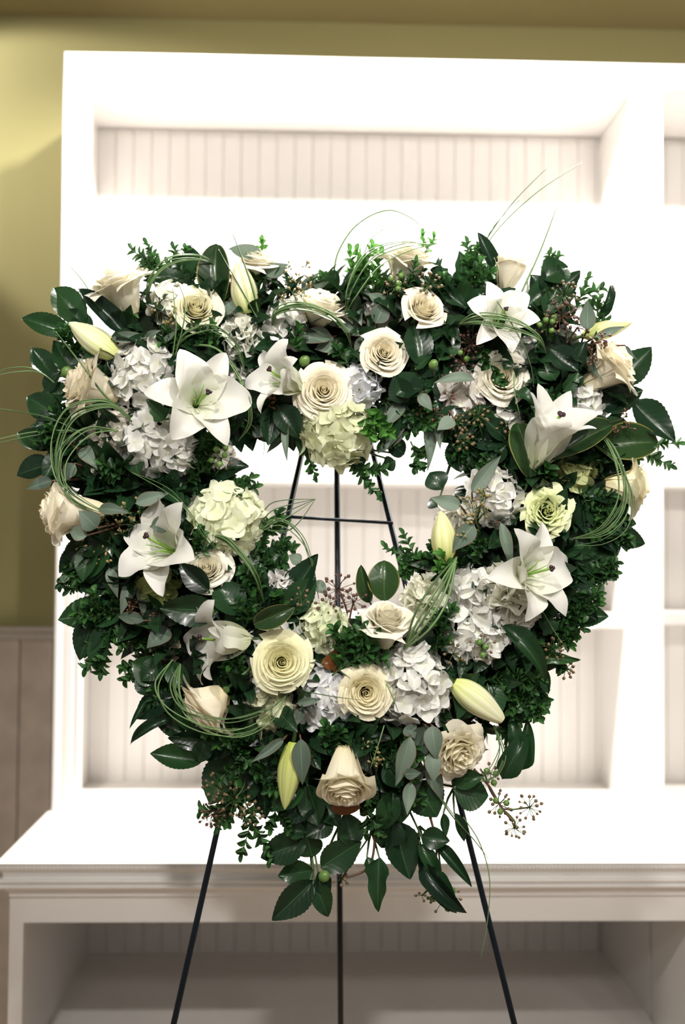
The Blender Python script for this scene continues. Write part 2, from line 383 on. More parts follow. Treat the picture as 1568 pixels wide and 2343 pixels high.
def sepal_mesh():
    b = MB(); V = []; 
    for i in range(5):
        a = 2*PI*i/5; c, s = math.cos(a), math.sin(a)
        pts = [(.06, -.05, 0), (.20, .0, .10), (.34, -.04, .06), (.46, -.16, 0)]
        k = []
        for r, z, wd in pts: k += [(c*r-s*wd, s*r+c*wd, z), (c*r+s*wd, s*r-c*wd, z)]
        b.add(k, [(0, 1, 3, 2), (2, 3, 5, 4), (4, 5, 7, 6)])
    b.ball((0, 0, -.05), .13, 8, 5, 1.1); return b.mesh('calyx', M_CALYX, True)
CALYX = sepal_mesh()
_b = MB(); _b.tube([(0, 0, -.02), (0, 0, -1.3)], .05, 6); STEMM = _b.mesh('stem', M_STEM, True)
ANCH = []                                            # (px, py, radius px, short phrase)
DISCS = []                                           # where blossoms hide what is behind them
CREAM, IVORY, YEL, GRN, SNOW_ = (.93, .88, .74), (.93, .90, .79), (.91, .88, .62), (.84, .89, .56), (.88, .87, .83)
SNOW = (.80, .79, .75)
def rose(px, py, r, fx, fy, form, tone, label, short, fz=1.0, d=.095):
    meshes, zc = ROSE[form]; R = r*PX
    ax = face_dir(fx, fy, fz); c = P(px, py, d)
    M = frame(c-ax*(zc*R), ax, random.uniform(0, 6.28), R)
    t = thing('rose', label, 'rose', M, 'white roses in the wreath')
    n = len(meshes)
    for k, me in enumerate(meshes):
        q = 1-k/(n-1); y = .55*q
        c_ = [tone[0], tone[1]*(1-.02*y), tone[2]*(1-.12*y)]
        put('petal', me, t, M, c_)
    put('calyx', CALYX, t, M); put('stem', STEMM, t, M)
    ANCH.append((px, py, r, short)); DISCS.append((px, py, r))
# ---- lilies
def tepals(phi0, phi1, pw, seed, wi=.33, wo=.23, ruf=.022):
    rnd = random.Random(seed); out = []
    for k in range(6):
        inner = k % 2 == 0; a0 = k*PI/3+rnd.uniform(-.1, .1); wm = (wi if inner else wo)*rnd.uniform(.92, 1.06)
        p1 = phi1+rnd.uniform(-.38, .38); p0 = phi0*(1 if inner else 1.1); tw = rnd.uniform(-.25, .25); ph = rnd.uniform(0, 6)
        N = 18; cl = [(0.03 if inner else .045, 0.0)]
        for i in range(N):
            v = (i+.5)/N; f = p0+(p1-p0)*v**pw; x, z = cl[-1]; cl.append((x+math.sin(f)/N, z+math.cos(f)/N))
        def fn(u, v, cl=cl, wm=wm, a0=a0, tw=tw, ph=ph, inner=inner, p0=p0, p1=p1):
            uu = 2*u-1; s = v*18; i = min(17, int(s)); g = s-i
            r = cl[i][0]*(1-g)+cl[i+1][0]*g; z = cl[i][1]*(1-g)+cl[i+1][1]*g
            wd = wm*(max(0, math.sin(PI*(.06+.94*v**.92)))**.75)*(1-.12*v); wd = max(wd, .05*(1-v)+.004)
            f = p0+(p1-p0)*v**pw; nx, nz = -math.cos(f), math.sin(f)           # towards the axis
            off = wd*.38*uu*uu*(1-.65*v)+ruf*(1 if inner else .5)*math.sin(v*17+ph+uu*1.3)*abs(uu)**1.5*math.sin(PI*v)+.018*math.exp(-(uu*5)**2)*(1-v)*(-1)
            off += tw*uu*wd*v
            rr, zz = r+nx*off, z+nz*off; tx = uu*wd*.5*2*.5
            tx = uu*wd/1.0*.5*1.9*.5+uu*wd*.02
            c, q = math.cos(a0), math.sin(a0)
            return (c*rr-q*tx, q*rr+c*tx, zz)
        out.append(grid('lily_petal', 10, 20, fn, M_LILY))
    return out
LILY = {'open': tepals(.34, 2.0, 1.35, 11, .74, .52, .05), 'open2': tepals(.32, 1.85, 1.5, 12, .72, .50, .055), 'trumpet': tepals(.16, .95, 1.8, 13, .54, .42, .02), 'flared': tepals(.30, 2.2, 3.0, 14, .56, .44, .04)}
_b = MB(); _b.tube([(0, 0, 0), (.01, 0, .3), (.02, 0, .55), (.05, 0, .72)], [.022, .018, .018, .02], 7); PIST = _b.mesh('pistil', M_PIST, True)
_b = MB()
for i in range(3): _b.ball((.055+.024*math.cos(i*2.1), .024*math.sin(i*2.1), .73), .032, 7, 5, .9)
STIG = _b.mesh('stigma', M_STIG, True)
_b = MB(); _b.tube([(.03, 0, 0), (.05, 0, .25), (.10, 0, .45), (.17, 0, .56)], [.012, .01, .008, .005], 5); FILA = _b.mesh('filament', M_PIST, True)
def lily(bx, by, db, L, fx, fy, fz, form, spin, label, short, cx, cy, r, nf=4):
    ax = face_dir(fx, fy, fz); M = frame(P(bx, by, db), ax, spin, L*PX)
    t = thing('lily', label, 'lily', M, 'open white lilies')
    for me in LILY[form]: put('petal', me, t, M, SNOW)
    p = put('pistil', PIST, t, M); put('stigma', STIG, p, M)
    for i in range(nf): put('filament', FILA, t, M @ Matrix.Rotation(i*PI/3+.4, 4, 'Z'))
    put('stem', STEMM, t, M @ Matrix.Scale(.45, 4))
    ANCH.append((cx, cy, r, short)); DISCS.append((cx, cy, r*.8))
# ---- lily buds
def bud_tepal(k, split):
    def fn(u, v):
        uu = 2*u-1; rad = .5*max(0.02, math.sin(PI*(.10+.88*v**.85)))**.85
        if v > .97: rad *= .5
        th = k*2*PI/3+uu*1.22; rr = rad*(1.0-.10*abs(uu)**6-.10*math.exp(-(uu*7)**2)+.04*math.cos(uu*3))
        rr += split*v**3*.25
        return (rr*math.cos(th), rr*math.sin(th), v)
    return grid('bud_petal', 14, 14, fn, M_BUD)
def bud_stripes():
    m = M_BUD; n, l = m.node_tree.nodes, m.node_tree.links; b = n['Principled BSDF']
    src = b.inputs['Base Color'].links[0].from_socket
    uv = n.new('ShaderNodeUVMap'); sp = n.new('ShaderNodeSeparateXYZ'); l.new(uv.outputs[0], sp.inputs[0])
    a = math_node(n, l, 'ABSOLUTE', math_node(n, l, 'SUBTRACT', sp.outputs['X'], .5))
    c = math_node(n, l, 'COSINE', math_node(n, l, 'MULTIPLY', a, 25.2)); c = math_node(n, l, 'MULTIPLY', math_node(n, l, 'MAXIMUM', c, 0.0), .55)
    c = math_node(n, l, 'MULTIPLY', math_node(n, l, 'POWER', c, 2.0), 1.6)
    mx = n.new('ShaderNodeMix'); mx.data_type = 'RGBA'; mx.blend_type = 'MULTIPLY'; l.new(c, mx.inputs['Factor']); l.new(src, mx.inputs['A']); mx.inputs['B'].default_value = (.72, .82, .35, 1)
    l.new(mx.outputs['Result'], b.inputs['Base Color'])
bud_stripes()
BUDT = {0: [bud_tepal(k, 0) for k in range(3)], 1: [bud_tepal(k, .5) for k in range(3)]}
def lily_bud(bx, by, tx, ty, wd, d0, d1, split, tone, label, short):
    p0, p1 = P(bx, by, d0), P(tx, ty, d1); ax = p1-p0; L = ax.length
    q = Vector((0,0,1)).rotation_difference(ax.normalized())
    M = Matrix.Translation(p0) @ q.to_matrix().to_4x4() @ Matrix.Rotation(random.uniform(0, 2), 4, 'Z') @ Matrix.Diagonal((wd*PX, wd*PX, L, 1))
    t = thing('lily_bud', label, 'lily bud', Matrix.Translation(p0), 'closed lily buds')
    for me in BUDT[split]: put('petal', me, t, M, tone)
    b = MB(); e = p0-ax.normalized()*.05; e.y = max(e.y, p0.y+.01); b.tube([p0+ax*.03, e], .0035, 6); b.build('stem', M_STEM, t, True)
    ANCH.append(((bx+tx)/2, (by+ty)/2, 45, short)); DISCS.append(((bx+tx)/2, (by+ty)/2, 35))
# ---- hydrangeas and carnations
def floret(seed):
    rnd = random.Random(seed); V, Fc, U = [], [], []
    for k in range(4):
        a0 = k*PI/2+rnd.uniform(-.12, .12); cup = rnd.uniform(.12, .5); s = rnd.uniform(.88, 1.08); tl = rnd.uniform(-.2, .2); base = len(V)
        for j in range(6):
            v = j/5
            for i in range(6):
                uu = i/5*2-1; wd = .60*math.sin(PI*min(.93, .08+.80*v**.8))**.7
                x = s*v*(1-.14*uu*uu*v); y = uu*wd*s
                z = cup*v*v-.10*uu*uu*v+tl*y*v+.035*math.sin(uu*6+k)*v+.02*k
                V.append((x*math.cos(a0)-y*math.sin(a0), x*math.sin(a0)+y*math.cos(a0), z)); U.append((i/5, v))
        Fc += [(base+j*6+i, base+j*6+i+1, base+j*6+i+7, base+j*6+i+6) for j in range(5) for i in range(5)]
    return mesh('hydrangea_floret', V, Fc, M_HYD, U)
FLORETS = [floret(s) for s in range(5)]
def dome(n, spread):
    for k in range(n):
        z = 1-(k+.5)/n*spread; a = k*2.39996; r = math.sqrt(max(0, 1-z*z)); yield Vector((r*math.cos(a), r*math.sin(a), z))
def hydrangea(px, py, r, tone, label, short=None, fx=0.0, fy=0.15, d=.085, n=None, sy=1.0):
    R = r*PX; ax = face_dir(fx, fy); fs = .0178*(.85+.15*r/80); n = n or max(18, int(74*(r/80)**1.6))
    M = frame(P(px, py, d)-ax*R*.55, ax, random.uniform(0, 6), 1)
    t = thing('hydrangea', label, 'hydrangea', M, 'hydrangea heads in the wreath')
    for p in dome(n, 1.35):
        p = (p+Vector((jitter(.16), jitter(.16), jitter(.14)))); q = p.normalized(); p = p*(R-fs*.35); p.y *= sy
        q = (q+Vector((jitter(.55), jitter(.55), jitter(.3)))).normalized()
        g = random.uniform(.93, 1.0)
        put('floret', random.choice(FLORETS), t, M @ frame(p, q, random.uniform(0, 6), fs*random.uniform(.85, 1.15)), [tone[0]*g, tone[1]*g, tone[2]*g])
    b = MB(); b.tube([(0, 0, R*.5), (0, 0, -.03)], .004, 6)
    for p in list(dome(14, 1.2)): b.tube([(0, 0, 0), p*R*.9], .0016, 4)
    put('stem', b.mesh('stem', M_STEM, True), t, M)
    DISCS.append((px, py, r*.85))
    if short: ANCH.append((px, py, r, short))
def carn_petal(seed):
    rnd = random.Random(seed); ph = rnd.uniform(0, 6); fold = rnd.uniform(.10, .22)
    def fn(u, v):
        uu = 2*u-1; r = v*(1-.06*(int(u*14) % 2)*v**6); a = uu*.85*(.35+.65*v)
        return (r*math.sin(a), fold*math.sin(uu*6+ph)*v*v+.25*v**2.5, r*math.cos(a))
    return grid('carnation_petal', 14, 6, fn, M_CARN)
CARN = [carn_petal(s) for s in range(4)]
def carnation(px, py, r, tone, label, short=None, fx=0.0, fy=.2, d=.09, n=26):
    R = r*PX; ax = face_dir(fx, fy); M = frame(P(px, py, d)-ax*R*.5, ax, 0, 1)
    t = thing('carnation', label, 'carnation', M, 'ruffled white carnations')
    for p in dome(n, .95):
        q = Vector((0,0,1)).rotation_difference((p+Vector((jitter(.2), jitter(.2), jitter(.1)))).normalized())
        put('petal', random.choice(CARN), t, M @ q.to_matrix().to_4x4() @ Matrix.Rotation(random.uniform(0, 6), 4, 'Z') @ Matrix.Scale(R*random.uniform(.85, 1.08), 4), tone)
    put('stem', STEMM, t, M @ Matrix.Scale(.05, 4)); b = MB(); b.ball((0, 0, -R*.15), R*.16, 8, 5, 1.5); put('calyx', b.mesh('calyx', M_CALYX, True), t, M)
    DISCS.append((px, py, r*.85))
    if short: ANCH.append((px, py, r, short))
# ---- leaves: unit length along +Y, unit width along X, face +Z
def leaf_mesh(name, outline, mat, nu=6, nv=16, fold=.12, arch=.12, wave=0, serr=0, tipcurl=0):
    def fn(u, v):
        uu = 2*u-1; wd = outline(v)
        if serr and abs(uu) > .99: wd *= 1+serr*(((v*nv) % 2)-.5)
        x = uu*.5*wd
        z = fold*abs(x)*1.4+arch*4*v*(1-v)*.5+wave*math.sin(v*9+uu)*uu*uu-tipcurl*max(0, v-.7)**2*4
        return (x, v, z)
    return grid(name, nu, nv, fn, mat)
o_cam = lambda v: max(.03, math.sin(PI*v**.82)**.78*(1-.25*v**6)) if v < 1 else .0
o_mag = lambda v: max(.05, math.sin(PI*(.03+.97*v**.95))**.62) if v < 1 else 0
o_box = lambda v: max(.08, math.sin(PI*(.04+.92*v**1.15))**.6)
o_euc = lambda v: max(.03, math.sin(PI*v**.72)**.95*(1-.3*v)*1.2) if v < 1 else 0
o_ivy = lambda v: max(.03, (min(1, v*5)**.7)*(1-v)**.75*(1+.12*math.sin(v*14))) if v < 1 else 0
o_strap = lambda v: max(.02, min(1, v*6)**.6*(1-v**3)) if v < 1 else 0
LEAF = {
 'camellia': [leaf_mesh('camellia_leaf', o_cam, M_CAM, 6, 24, .22, a, w_ , .05) for a, w_ in ((.14, .02), (.24, .035), (.05, .02), (-.12, .03))],
 'magnolia': [leaf_mesh('magnolia_leaf', o_mag, M_MAG, 6, 16, .25, a, .02) for a in (.12, .25)],
 'eucalyptus': [leaf_mesh('eucalyptus_leaf', o_euc, M_EUC, 4, 12, .10, a, .02) for a in (.12, .3, -.2)],
 'ivy': [leaf_mesh('ivy_leaf', o_ivy, M_IVY, 6, 14, .25, a, .05) for a in (.15, .3)],
 'strap': [leaf_mesh('strap_leaf', o_strap, M_CAM, 4, 14, .25, a, .02) for a in (.2, .45)],
 'young': [leaf_mesh('young_boxwood_leaf', o_box, M_BOXLIT, 4, 6, .35, a, 0) for a in (.1, .25)],
 'boxwood': [leaf_mesh('boxwood_leaf', o_box, M_BOX, 4, 6, .35, a, 0) for a in (.1, .25, -.05)]}
def leaf_put(kind, p0, p1, wd, parent, nrm=None, name='leaf', flip=False):
    y = p1-p0; L = y.length; y = y/L
    n = nrm if nrm is not None else Vector((jitter(.35), -1, .35+jitter(.3)))
    n = n-y*n.dot(y)
    if n.length < .05: n = y.orthogonal()
    n.normalize()
    if flip: n = -n
    x = y.cross(n); M = Matrix(((x.x*wd, y.x*L, n.x*L, p0.x), (x.y*wd, y.y*L, n.y*L, p0.y), (x.z*wd, y.z*L, n.z*L, p0.z), (0, 0, 0, 1)))
    return put(name, random.choice(LEAF[kind]), parent, M)
def smooth_path(pts, n=6):
    out = []; K = len(pts)
    for i in range(K-1):
        a, b_, c, d = pts[max(i-1, 0)], pts[i], pts[i+1], pts[min(i+2, K-1)]
        for j in range(n):
            t = j/n; out.append(.5*((2*b_)+(c-a)*t+(2*a-5*b_+4*c-d)*t*t+(3*b_-a-3*c+d)*t**3))
    out.append(pts[-1]); return out
def spray(name, cat, label, group, kind, root, leaves, d=.06, dr=.02, twig=None, flip=False):
    """a cut sprig: root px, leaves [(base x, base y, tip x, tip y, width px[, tip depth offset])]"""
    r0 = P(root[0], root[1], dr); t = thing(name, label, cat, r0, group)
    b = MB()
    for L in leaves:
        e = L[5] if len(L) > 5 else jitter(.015); p0, p1 = P(L[0], L[1], d+jitter(.008)), P(L[2], L[3], d+e)
        nr = Vector((jitter(.3)+(p1.x-p0.x)*1.5, -1, .25+jitter(.3)))
        leaf_put(kind, p0, p1, L[4]*PX, t, nr, flip=flip)
        b.tube([r0, (r0+p0)/2+Vector((0, .010, 0)), p0, p0+(p1-p0)*.06], [.0022, .0019, .0014, .0009], 5)
    b.build('stem', twig or M_STEM, t, True); return t
def boxwood(p0, p1, n, size, label, group='boxwood sprigs in the wreath', twigs=2, bend=.15, kind='boxwood'):
    t = thing('boxwood_sprig', label, 'boxwood sprig', p0, group); b = MB()
    L = (p1-p0).length; ax = (p1-p0)/L
    def run(a, e, n):
        side = (e-a).orthogonal().normalized(); m = (a+e)/2+side*jitter(bend)*L*.6
        path = smooth_path([a, m, e], 5); b.tube(path, [.0016*(1-.5*i/len(path)) for i in range(len(path))], 4)
        for k in range(n):
            f = .22+.78*(k+.5)/n; q = path[min(len(path)-1, int(f*(len(path)-1)))]; dr_ = (path[min(len(path)-1, int(f*(len(path)-1))+1)]-path[max(0, int(f*(len(path)-1))-1)]).normalized()
            o1 = dr_.orthogonal().normalized(); o1 = Matrix.Rotation(k*PI/2+jitter(.5), 3, dr_) @ o1
            for sg in (1, -1):
                v = (o1*sg*.9+dr_*random.uniform(.45, .9)).normalized(); s_ = size*random.uniform(.75, 1.15)*(1-.25*f)
                leaf_put(kind, q, q+v*s_, s_*.60, t, (dr_*1.0-v*.3+Vector((0, -.5, .3))).normalized())
        leaf_put(kind, e, e+ax*size*.7, size*.35, t)
    run(p0, p1, n)
    for k in range(twigs):
        f = .3+.3*k; a = p0+(p1-p0)*f; sd = Matrix.Rotation(random.choice((-1, 1))*random.uniform(.5, .9), 3, Vector((0, -1, 0))) @ ax
        run(a, a+(sd+Vector((0, jitter(.3), 0))).normalized()*L*random.uniform(.4, .6), max(3, n-3))
    b.build('stem', M_STEM, t, True); return t
_b = MB(); _b.ball((0, 0, 0), 1, 8, 6); _b.tube([(0, 0, .8), (0, 0, 1.35)], [.28, .12], 5); BERRY = {m.name: _b.mesh('berry', m, True) for m in (M_BERRY, M_BERRYB, M_GBERRY)}
_b = MB(); _b.tube([(0, 0, -1.2), (0, 0, -.5), (0, 0, .5), (0, 0, 1.1), (0, 0, 1.5)], [.25, .75, .95, .7, .25], 6); SEED = {m.name: _b.mesh('seed_pod', m, True) for m in (M_SEED, M_SEEDB)}
def umbel(px, py, r, n, label, d=.10, root=None, fx=0, fy=.2, mat=None, greens=0, size=.0026, parent=None, name='ivy_berry_umbel', cat='berry umbel'):
    mat = mat or M_BERRY; c = P(px, py, d); ax = face_dir(fx, fy); R = r*PX*.85; org = c-ax*R*.55
    t = parent or thing(name, label, cat, org, 'ivy berry umbels'); b = MB()
    if root: rp = P(root[0], root[1], .03); b.tube(smooth_path([rp, (rp+org)/2+Vector((jitter(.01), -.01, 0)), org], 4), .0015, 5)
    fr = frame(org, ax)
    for k, p in enumerate(dome(n, 1.15)):
        q = (p+Vector((jitter(.2), jitter(.2), jitter(.2)))).normalized(); e = fr @ (q*R*random.uniform(.8, 1.05)); g = k < greens
        b.tube([org, (org+e)/2+Vector((jitter(.002), jitter(.002), jitter(.002))), e], .00055, 4)
        s_ = size*(1.9 if g else random.uniform(.75, 1.15))
        put('berry', BERRY[(M_GBERRY if g else mat).name], t, frame(e, e-org, 0, s_))
    b.build('stem', M_STEM if mat is M_BERRY else M_TWIG, t, True); return t
def seeded(px, py, r, n, label, d=.10, root=(0, 0), fx=0, fy=.5, mat=None):
    mat = mat or M_SEED; org = P(root[0], root[1], d-.03); t = thing('seeded_eucalyptus', label, 'seed spray', org, 'seeded eucalyptus sprays'); b = MB()
    c = P(px, py, d); hub = org+(c-org)*.55; b.tube([org, hub], .0012, 4)
    for k in range(n//5):
        e = c+Vector((jitter(r), jitter(r*.5), jitter(r)))*PX; b.tube([org+(hub-org)*random.uniform(.5, 1), (hub+e)/2, e], .0008, 4)
        for j in range(5):
            q = Vector((jitter(1), jitter(1), jitter(1)+.3)).normalized(); s_ = e+q*random.uniform(.006, .011)
            b.tube([e, s_], .0006, 4); put('seed_pod', SEED[mat.name], t, frame(s_, q, 0, .0021*random.uniform(.8, 1.2)))
    b.build('stem', M_TWIG if mat is M_SEEDB else M_STEM, t, True); return t
def grass(label, pts, n=1, spread=10, r=.00115, taper=True, group='lily grass loops'):
    """pts [(px, py, depth)]; n blades that start together and fan out"""
    c0 = P(*pts[0]); t = thing('lily_grass', label, 'lily grass', c0, group)
    for k in range(n):
        V = []; off = 0 if n == 1 else (k/(n-1)-.5)*2*spread; j1, j2 = (jitter(8), jitter(10)) if taper else (jitter(2), jitter(2))
        for i, p in enumerate(pts):
            g = math.sin(PI*(i/(len(pts)-1))) if len(pts) > 2 else 0
            V.append(Vector((p[0]+(off+j1)*g*.8+jitter(1), p[1]+(off*.9+j2)*g, p[2]+jitter(.004)*g)))
        W3 = [P(*q) for q in smooth_path(V, 9)]
        rr = [r*(1-.75*(i/len(W3))**2) if taper else r for i in range(len(W3))]
        b = MB(); b.tube(W3, rr, 5); me = b.mesh('blade', M_GRASS, True); put('blade', me, t)
    return t

# ================================================================ the arrangement
# ---- roses: centre, radius, facing right / up, form, colour, label, short phrase
HP = PI/2
rose(742, 892, 68, .02, .05, 'open', CREAM, 'widest open cream rose, face on, above the green hydrangea at the heart dip', 'widest cream rose')
rose(881, 805, 56, .12, .05, 'open2', CREAM, 'open ivory rose face on beside dark camellia leaves, above the widest cream rose', 'ivory rose over the dip')
rose(972, 702, 52, .30, .42, 'half', CREAM, 'half open creamy rose tilted up behind two dark camellia leaves', 'half open rose behind camellia leaves')
rose(1150, 862, 66, -.10, .10, 'open2', IVORY, 'open ivory rose with a boxwood twig across it, under the upper starry lily', 'ivory rose with boxwood twig', d=.085)
rose(930, 605, 72, .15, 1.0, 'goblet', IVORY, 'pale cup rose pointing up at the top of the wreath above berry umbels', 'top cup rose', fz=.45, d=.05)
rose(1165, 622, 56, .15, 1.1, 'bud', CREAM, 'tight cream rose standing upright on the top edge beside glossy camellia leaves', 'upright tight rose', fz=.35, d=.06)
rose(590, 590, 58, .1, .9, 'half', IVORY, 'sunlit pale rose half hidden at the top edge behind the upright lily bud', 'half hidden top rose', fz=.5, d=.05)
rose(738, 692, 70, .25, .85, 'half', IVORY, 'pale rose half buried under seed sprays and the braided grass arch', 'rose under the grass arch', fz=.55, d=.085)
rose(275, 662, 78, -.35, .85, 'goblet', IVORY, 'cup shaped white rose pointing up on the green wall side shoulder', 'shoulder cup rose', fz=.35, d=.07)
rose(450, 702, 56, .22, .30, 'half', (.93, .90, .70), 'pale lemon rose opening upward in front of a white hydrangea near the top', 'pale lemon rose')
rose(208, 888, 80, -.95, .35, 'goblet', CREAM, 'cream rose seen from the side facing the green wall below a lily bud', 'cream side-on rose', fz=.4, d=.08)
rose(162, 1172, 80, -1.0, .0, 'tall', CREAM, 'cream rose turned to the green wall with grass blades across it', 'rose under grass blades', fz=.30, d=.095)
rose(472, 1298, 54, .05, .40, 'half', IVORY, 'white rose beside dark leaf edge, under the pale green hydrangea', 'white rose near the dark leaf')
rose(645, 1515, 66, .10, .10, 'open', (.92, .90, .64), 'large lemon tinted open rose in front of a white hydrangea, lower heart', 'lemon open rose', d=.105)
rose(838, 1586, 60, .02, .02, 'open2', (.93, .88, .68), 'open butter cream rose between two white hydrangeas at the heart point', 'butter cream rose', d=.11)
rose(884, 1432, 66, .05, .95, 'goblet', IVORY, 'upright ivory rose at the bottom of the heart opening beside grass stems', 'upright rose in the heart opening', fz=.55)
rose(462, 1628, 76, -.62, -.55, 'half', (.93, .87, .72), 'rounded cream rose turned away, ringed by looping grass', 'rose ringed by grass', fz=.16, d=.09)
rose(789, 1776, 74, .02, -.80, 'tall', (.93, .88, .72), 'lowest cream rose nodding downward above a rust brown leaf', 'lowest nodding rose', fz=.70, d=.11)
rose(1055, 1728, 64, .42, -.42, 'ruffled', (.93, .89, .74), 'full cream rose nodding outward beside grey eucalyptus leaves', 'full nodding rose', d=.09)
rose(1252, 1168, 56, -.12, .10, 'ruffled', GRN, 'frilly green tinted rose above the lily on the white post side', 'frilly green rose', d=.095)
rose(1436, 1112, 66, 1.2, .0, 'goblet', (.92, .88, .68), 'cream tulip shaped rose in profile pointing at the white cabinet post', 'profile rose', fz=.12, d=.06)
rose(1390, 843, 80, .75, .62, 'goblet', CREAM, 'large cream rose seen from the side under a lily bud, by serrated leaves', 'large side-on cream rose', fz=.35, d=.07)
# ---- open lilies: base, depth, length, facing, form, spin, label
lily(448, 928, .10, 150, .30, .16, 1, 'open', .3, 'big star lily wide open beside the white hydrangeas, purple stigma in its centre', 'big star lily', 455, 910, 95)
lily(690, 888, .085, 140, -.85, .28, .75, 'flared', .5, 'lily in half profile facing the big star lily, petals beside the widest cream rose', 'half profile lily', 625, 860, 75)
lily(1130, 752, .085, 120, .12, .30, 1, 'open2', .9, 'starry white lily near the top, under the upright tight rose', 'upper starry lily', 1140, 710, 80)
lily(1222, 1072, .09, 195, .30, .95, .55, 'trumpet', .2, 'trumpet lily opening upward between broad dark magnolia leaves', 'trumpet lily', 1265, 980, 80, 0)
lily(415, 1268, .085, 155, -.62, .30, .8, 'open2', 1.2, 'ragged open lily facing sideways with eucalyptus leaves over its petals', 'ragged side lily', 350, 1220, 95)
lily(572, 1462, .085, 165, -1.0, -.02, .5, 'flared', .1, 'lily in profile facing the green wall above the rose ringed by grass', 'profile lily', 470, 1475, 85)
lily(1180, 1322, .095, 150, .55, .22, .9, 'open', .7, 'wide open lily beside white carnations on the white post side', 'wide lily by carnations', 1235, 1290, 95)
# ---- lily buds
BW, BG = (.88, .87, .62), (.62, .66, .26)
lily_bud(268, 815, 158, 738, 62, .08, .085, 0, BW, 'plump cream lily bud pointing at the green wall under camellia leaves', 'plump lily bud')
lily_bud(568, 718, 546, 603, 62, .06, .075, 1, BW, 'upright cream lily bud splitting at the tip beside a tall magnolia leaf', 'upright splitting bud')
lily_bud(1335, 768, 1447, 738, 44, .05, .06, 0, (.82, .83, .48), 'slender yellow green lily bud pointing at the white post', 'slender yellow bud')
lily_bud(1020, 1285, 1010, 1168, 58, .09, .10, 0, (.80, .79, .45), 'upright yellowish lily bud at the inner edge of the heart opening', 'inner yellowish bud')
lily_bud(1038, 1562, 1150, 1648, 62, .09, .085, 1, BW, 'cream lily bud pointing down and outward beside white hydrangea', 'downward cream bud')
lily_bud(672, 1698, 652, 1852, 54, .08, .08, 0, BG, 'green striped lily bud hanging down beside the lowest nodding rose', 'hanging green bud')
# ---- hydrangeas
HW, HG, HG2, HD = (.88, .875, .85), (.86, .89, .62), (.88, .91, .70), (.46, .54, .20)
hydrangea(325, 852, 84, HW, 'large white hydrangea under the plump lily bud', 'hydrangea under the plump bud', -.05, .1)
hydrangea(355, 1012, 78, HW, 'white hydrangea directly below the big star lily', 'hydrangea below the star lily', .05, .0)
hydrangea(415, 1048, 36, HW, 'small white hydrangea tuft hanging below the big star lily', None, .1, -.3)
hydrangea(255, 988, 58, (.92, .88, .80), 'cream hydrangea behind looping grass beside the star lily', None, -.3, .1, .07)
hydrangea(388, 690, 56, (.92, .91, .82), 'white hydrangea behind the pale lemon rose', None, -.2, .3, .07)
hydrangea(655, 735, 54, HW, 'white hydrangea under the braided grass arch', None, 0, .3, .085)
hydrangea(822, 880, 56, (.86, .87, .92), 'cool white hydrangea squeezed between the two face-on upper roses', None, .2, .0, .07)
hydrangea(772, 988, 84, (.74, .76, .54), 'green tinged hydrangea hanging into the top of the heart opening', 'green hydrangea at the heart dip', .0, -.12, .075)
hydrangea(1052, 892, 58, (.92, .88, .86), 'blush white hydrangea under dark berry umbels', 'blush hydrangea', -.1, .05, .065)
hydrangea(1205, 808, 50, HW, 'white hydrangea half hidden behind the ivory rose with boxwood twig', None, .1, .2, .055)
hydrangea(1165, 962, 46, HW, 'loose white hydrangea florets below the ivory rose with boxwood twig', None, 0, -.1, .06)
hydrangea(1335, 925, 62, HW, 'white hydrangea behind the trumpet lily below the large side-on rose', None, .2, .1, .055)
hydrangea(1315, 1082, 54, (.66, .71, .36), 'yellow green hydrangea tucked under the trumpet lily leaves', None, .1, -.1, .06)
hydrangea(1138, 1135, 68, HW, 'white hydrangea above the seed pods, opposite the frilly green rose', 'hydrangea near the frilly rose', 0, .1, .08)
hydrangea(1040, 1195, 48, (.92, .90, .84), 'white hydrangea behind the inner yellowish lily bud', None, -.2, .1, .06)
hydrangea(520, 1188, 84, HG2, 'pale green hydrangea at the inner edge of the heart opening', 'pale green hydrangea', .12, .08, .085)
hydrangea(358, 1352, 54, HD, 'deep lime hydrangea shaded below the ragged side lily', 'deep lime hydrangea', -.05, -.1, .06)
hydrangea(628, 1478, 82, (.92, .92, .90), 'white hydrangea forming a collar behind the lemon open rose', None, -.05, .15, .062)
hydrangea(736, 1432, 52, (.84, .88, .66), 'greenish white hydrangea at the foot of the heart opening', None, 0, .2, .075)
hydrangea(752, 1605, 72, (.86, .86, .88), 'greyish white hydrangea on one side of the butter cream rose', 'greyish hydrangea', -.05, -.05, .08)
hydrangea(948, 1572, 90, HW, 'large white hydrangea beside the butter cream rose, nearest the downward bud', 'hydrangea by the butter cream rose', .05, .05, .09)
hydrangea(1090, 1452, 74, HW, 'white hydrangea below the carnations on the white post side', 'hydrangea below the carnations', .05, -.05, .085)
hydrangea(1080, 1352, 56, HW, 'white hydrangea between the grass stems and the wide lily', None, -.05, .1, .085)
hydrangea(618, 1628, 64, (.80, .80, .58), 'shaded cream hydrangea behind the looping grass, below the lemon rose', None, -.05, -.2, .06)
hydrangea(595, 1560, 44, (.90, .89, .84), 'white florets peeking out beside the lemon open rose', None, -.3, -.1, .055)
hydrangea(505, 1052, 38, (.92, .90, .82), 'white hydrangea at the inner edge behind green berries', None, .2, -.1, .05)
hydrangea(238, 1060, 34, (.92, .86, .78), 'small blush hydrangea behind eucalyptus near looping grass', None, -.1, -.1, .06)
hydrangea(868, 722, 44, HW, 'white florets behind grey eucalyptus leaves above the ivory rose', None, 0, .2, .055)
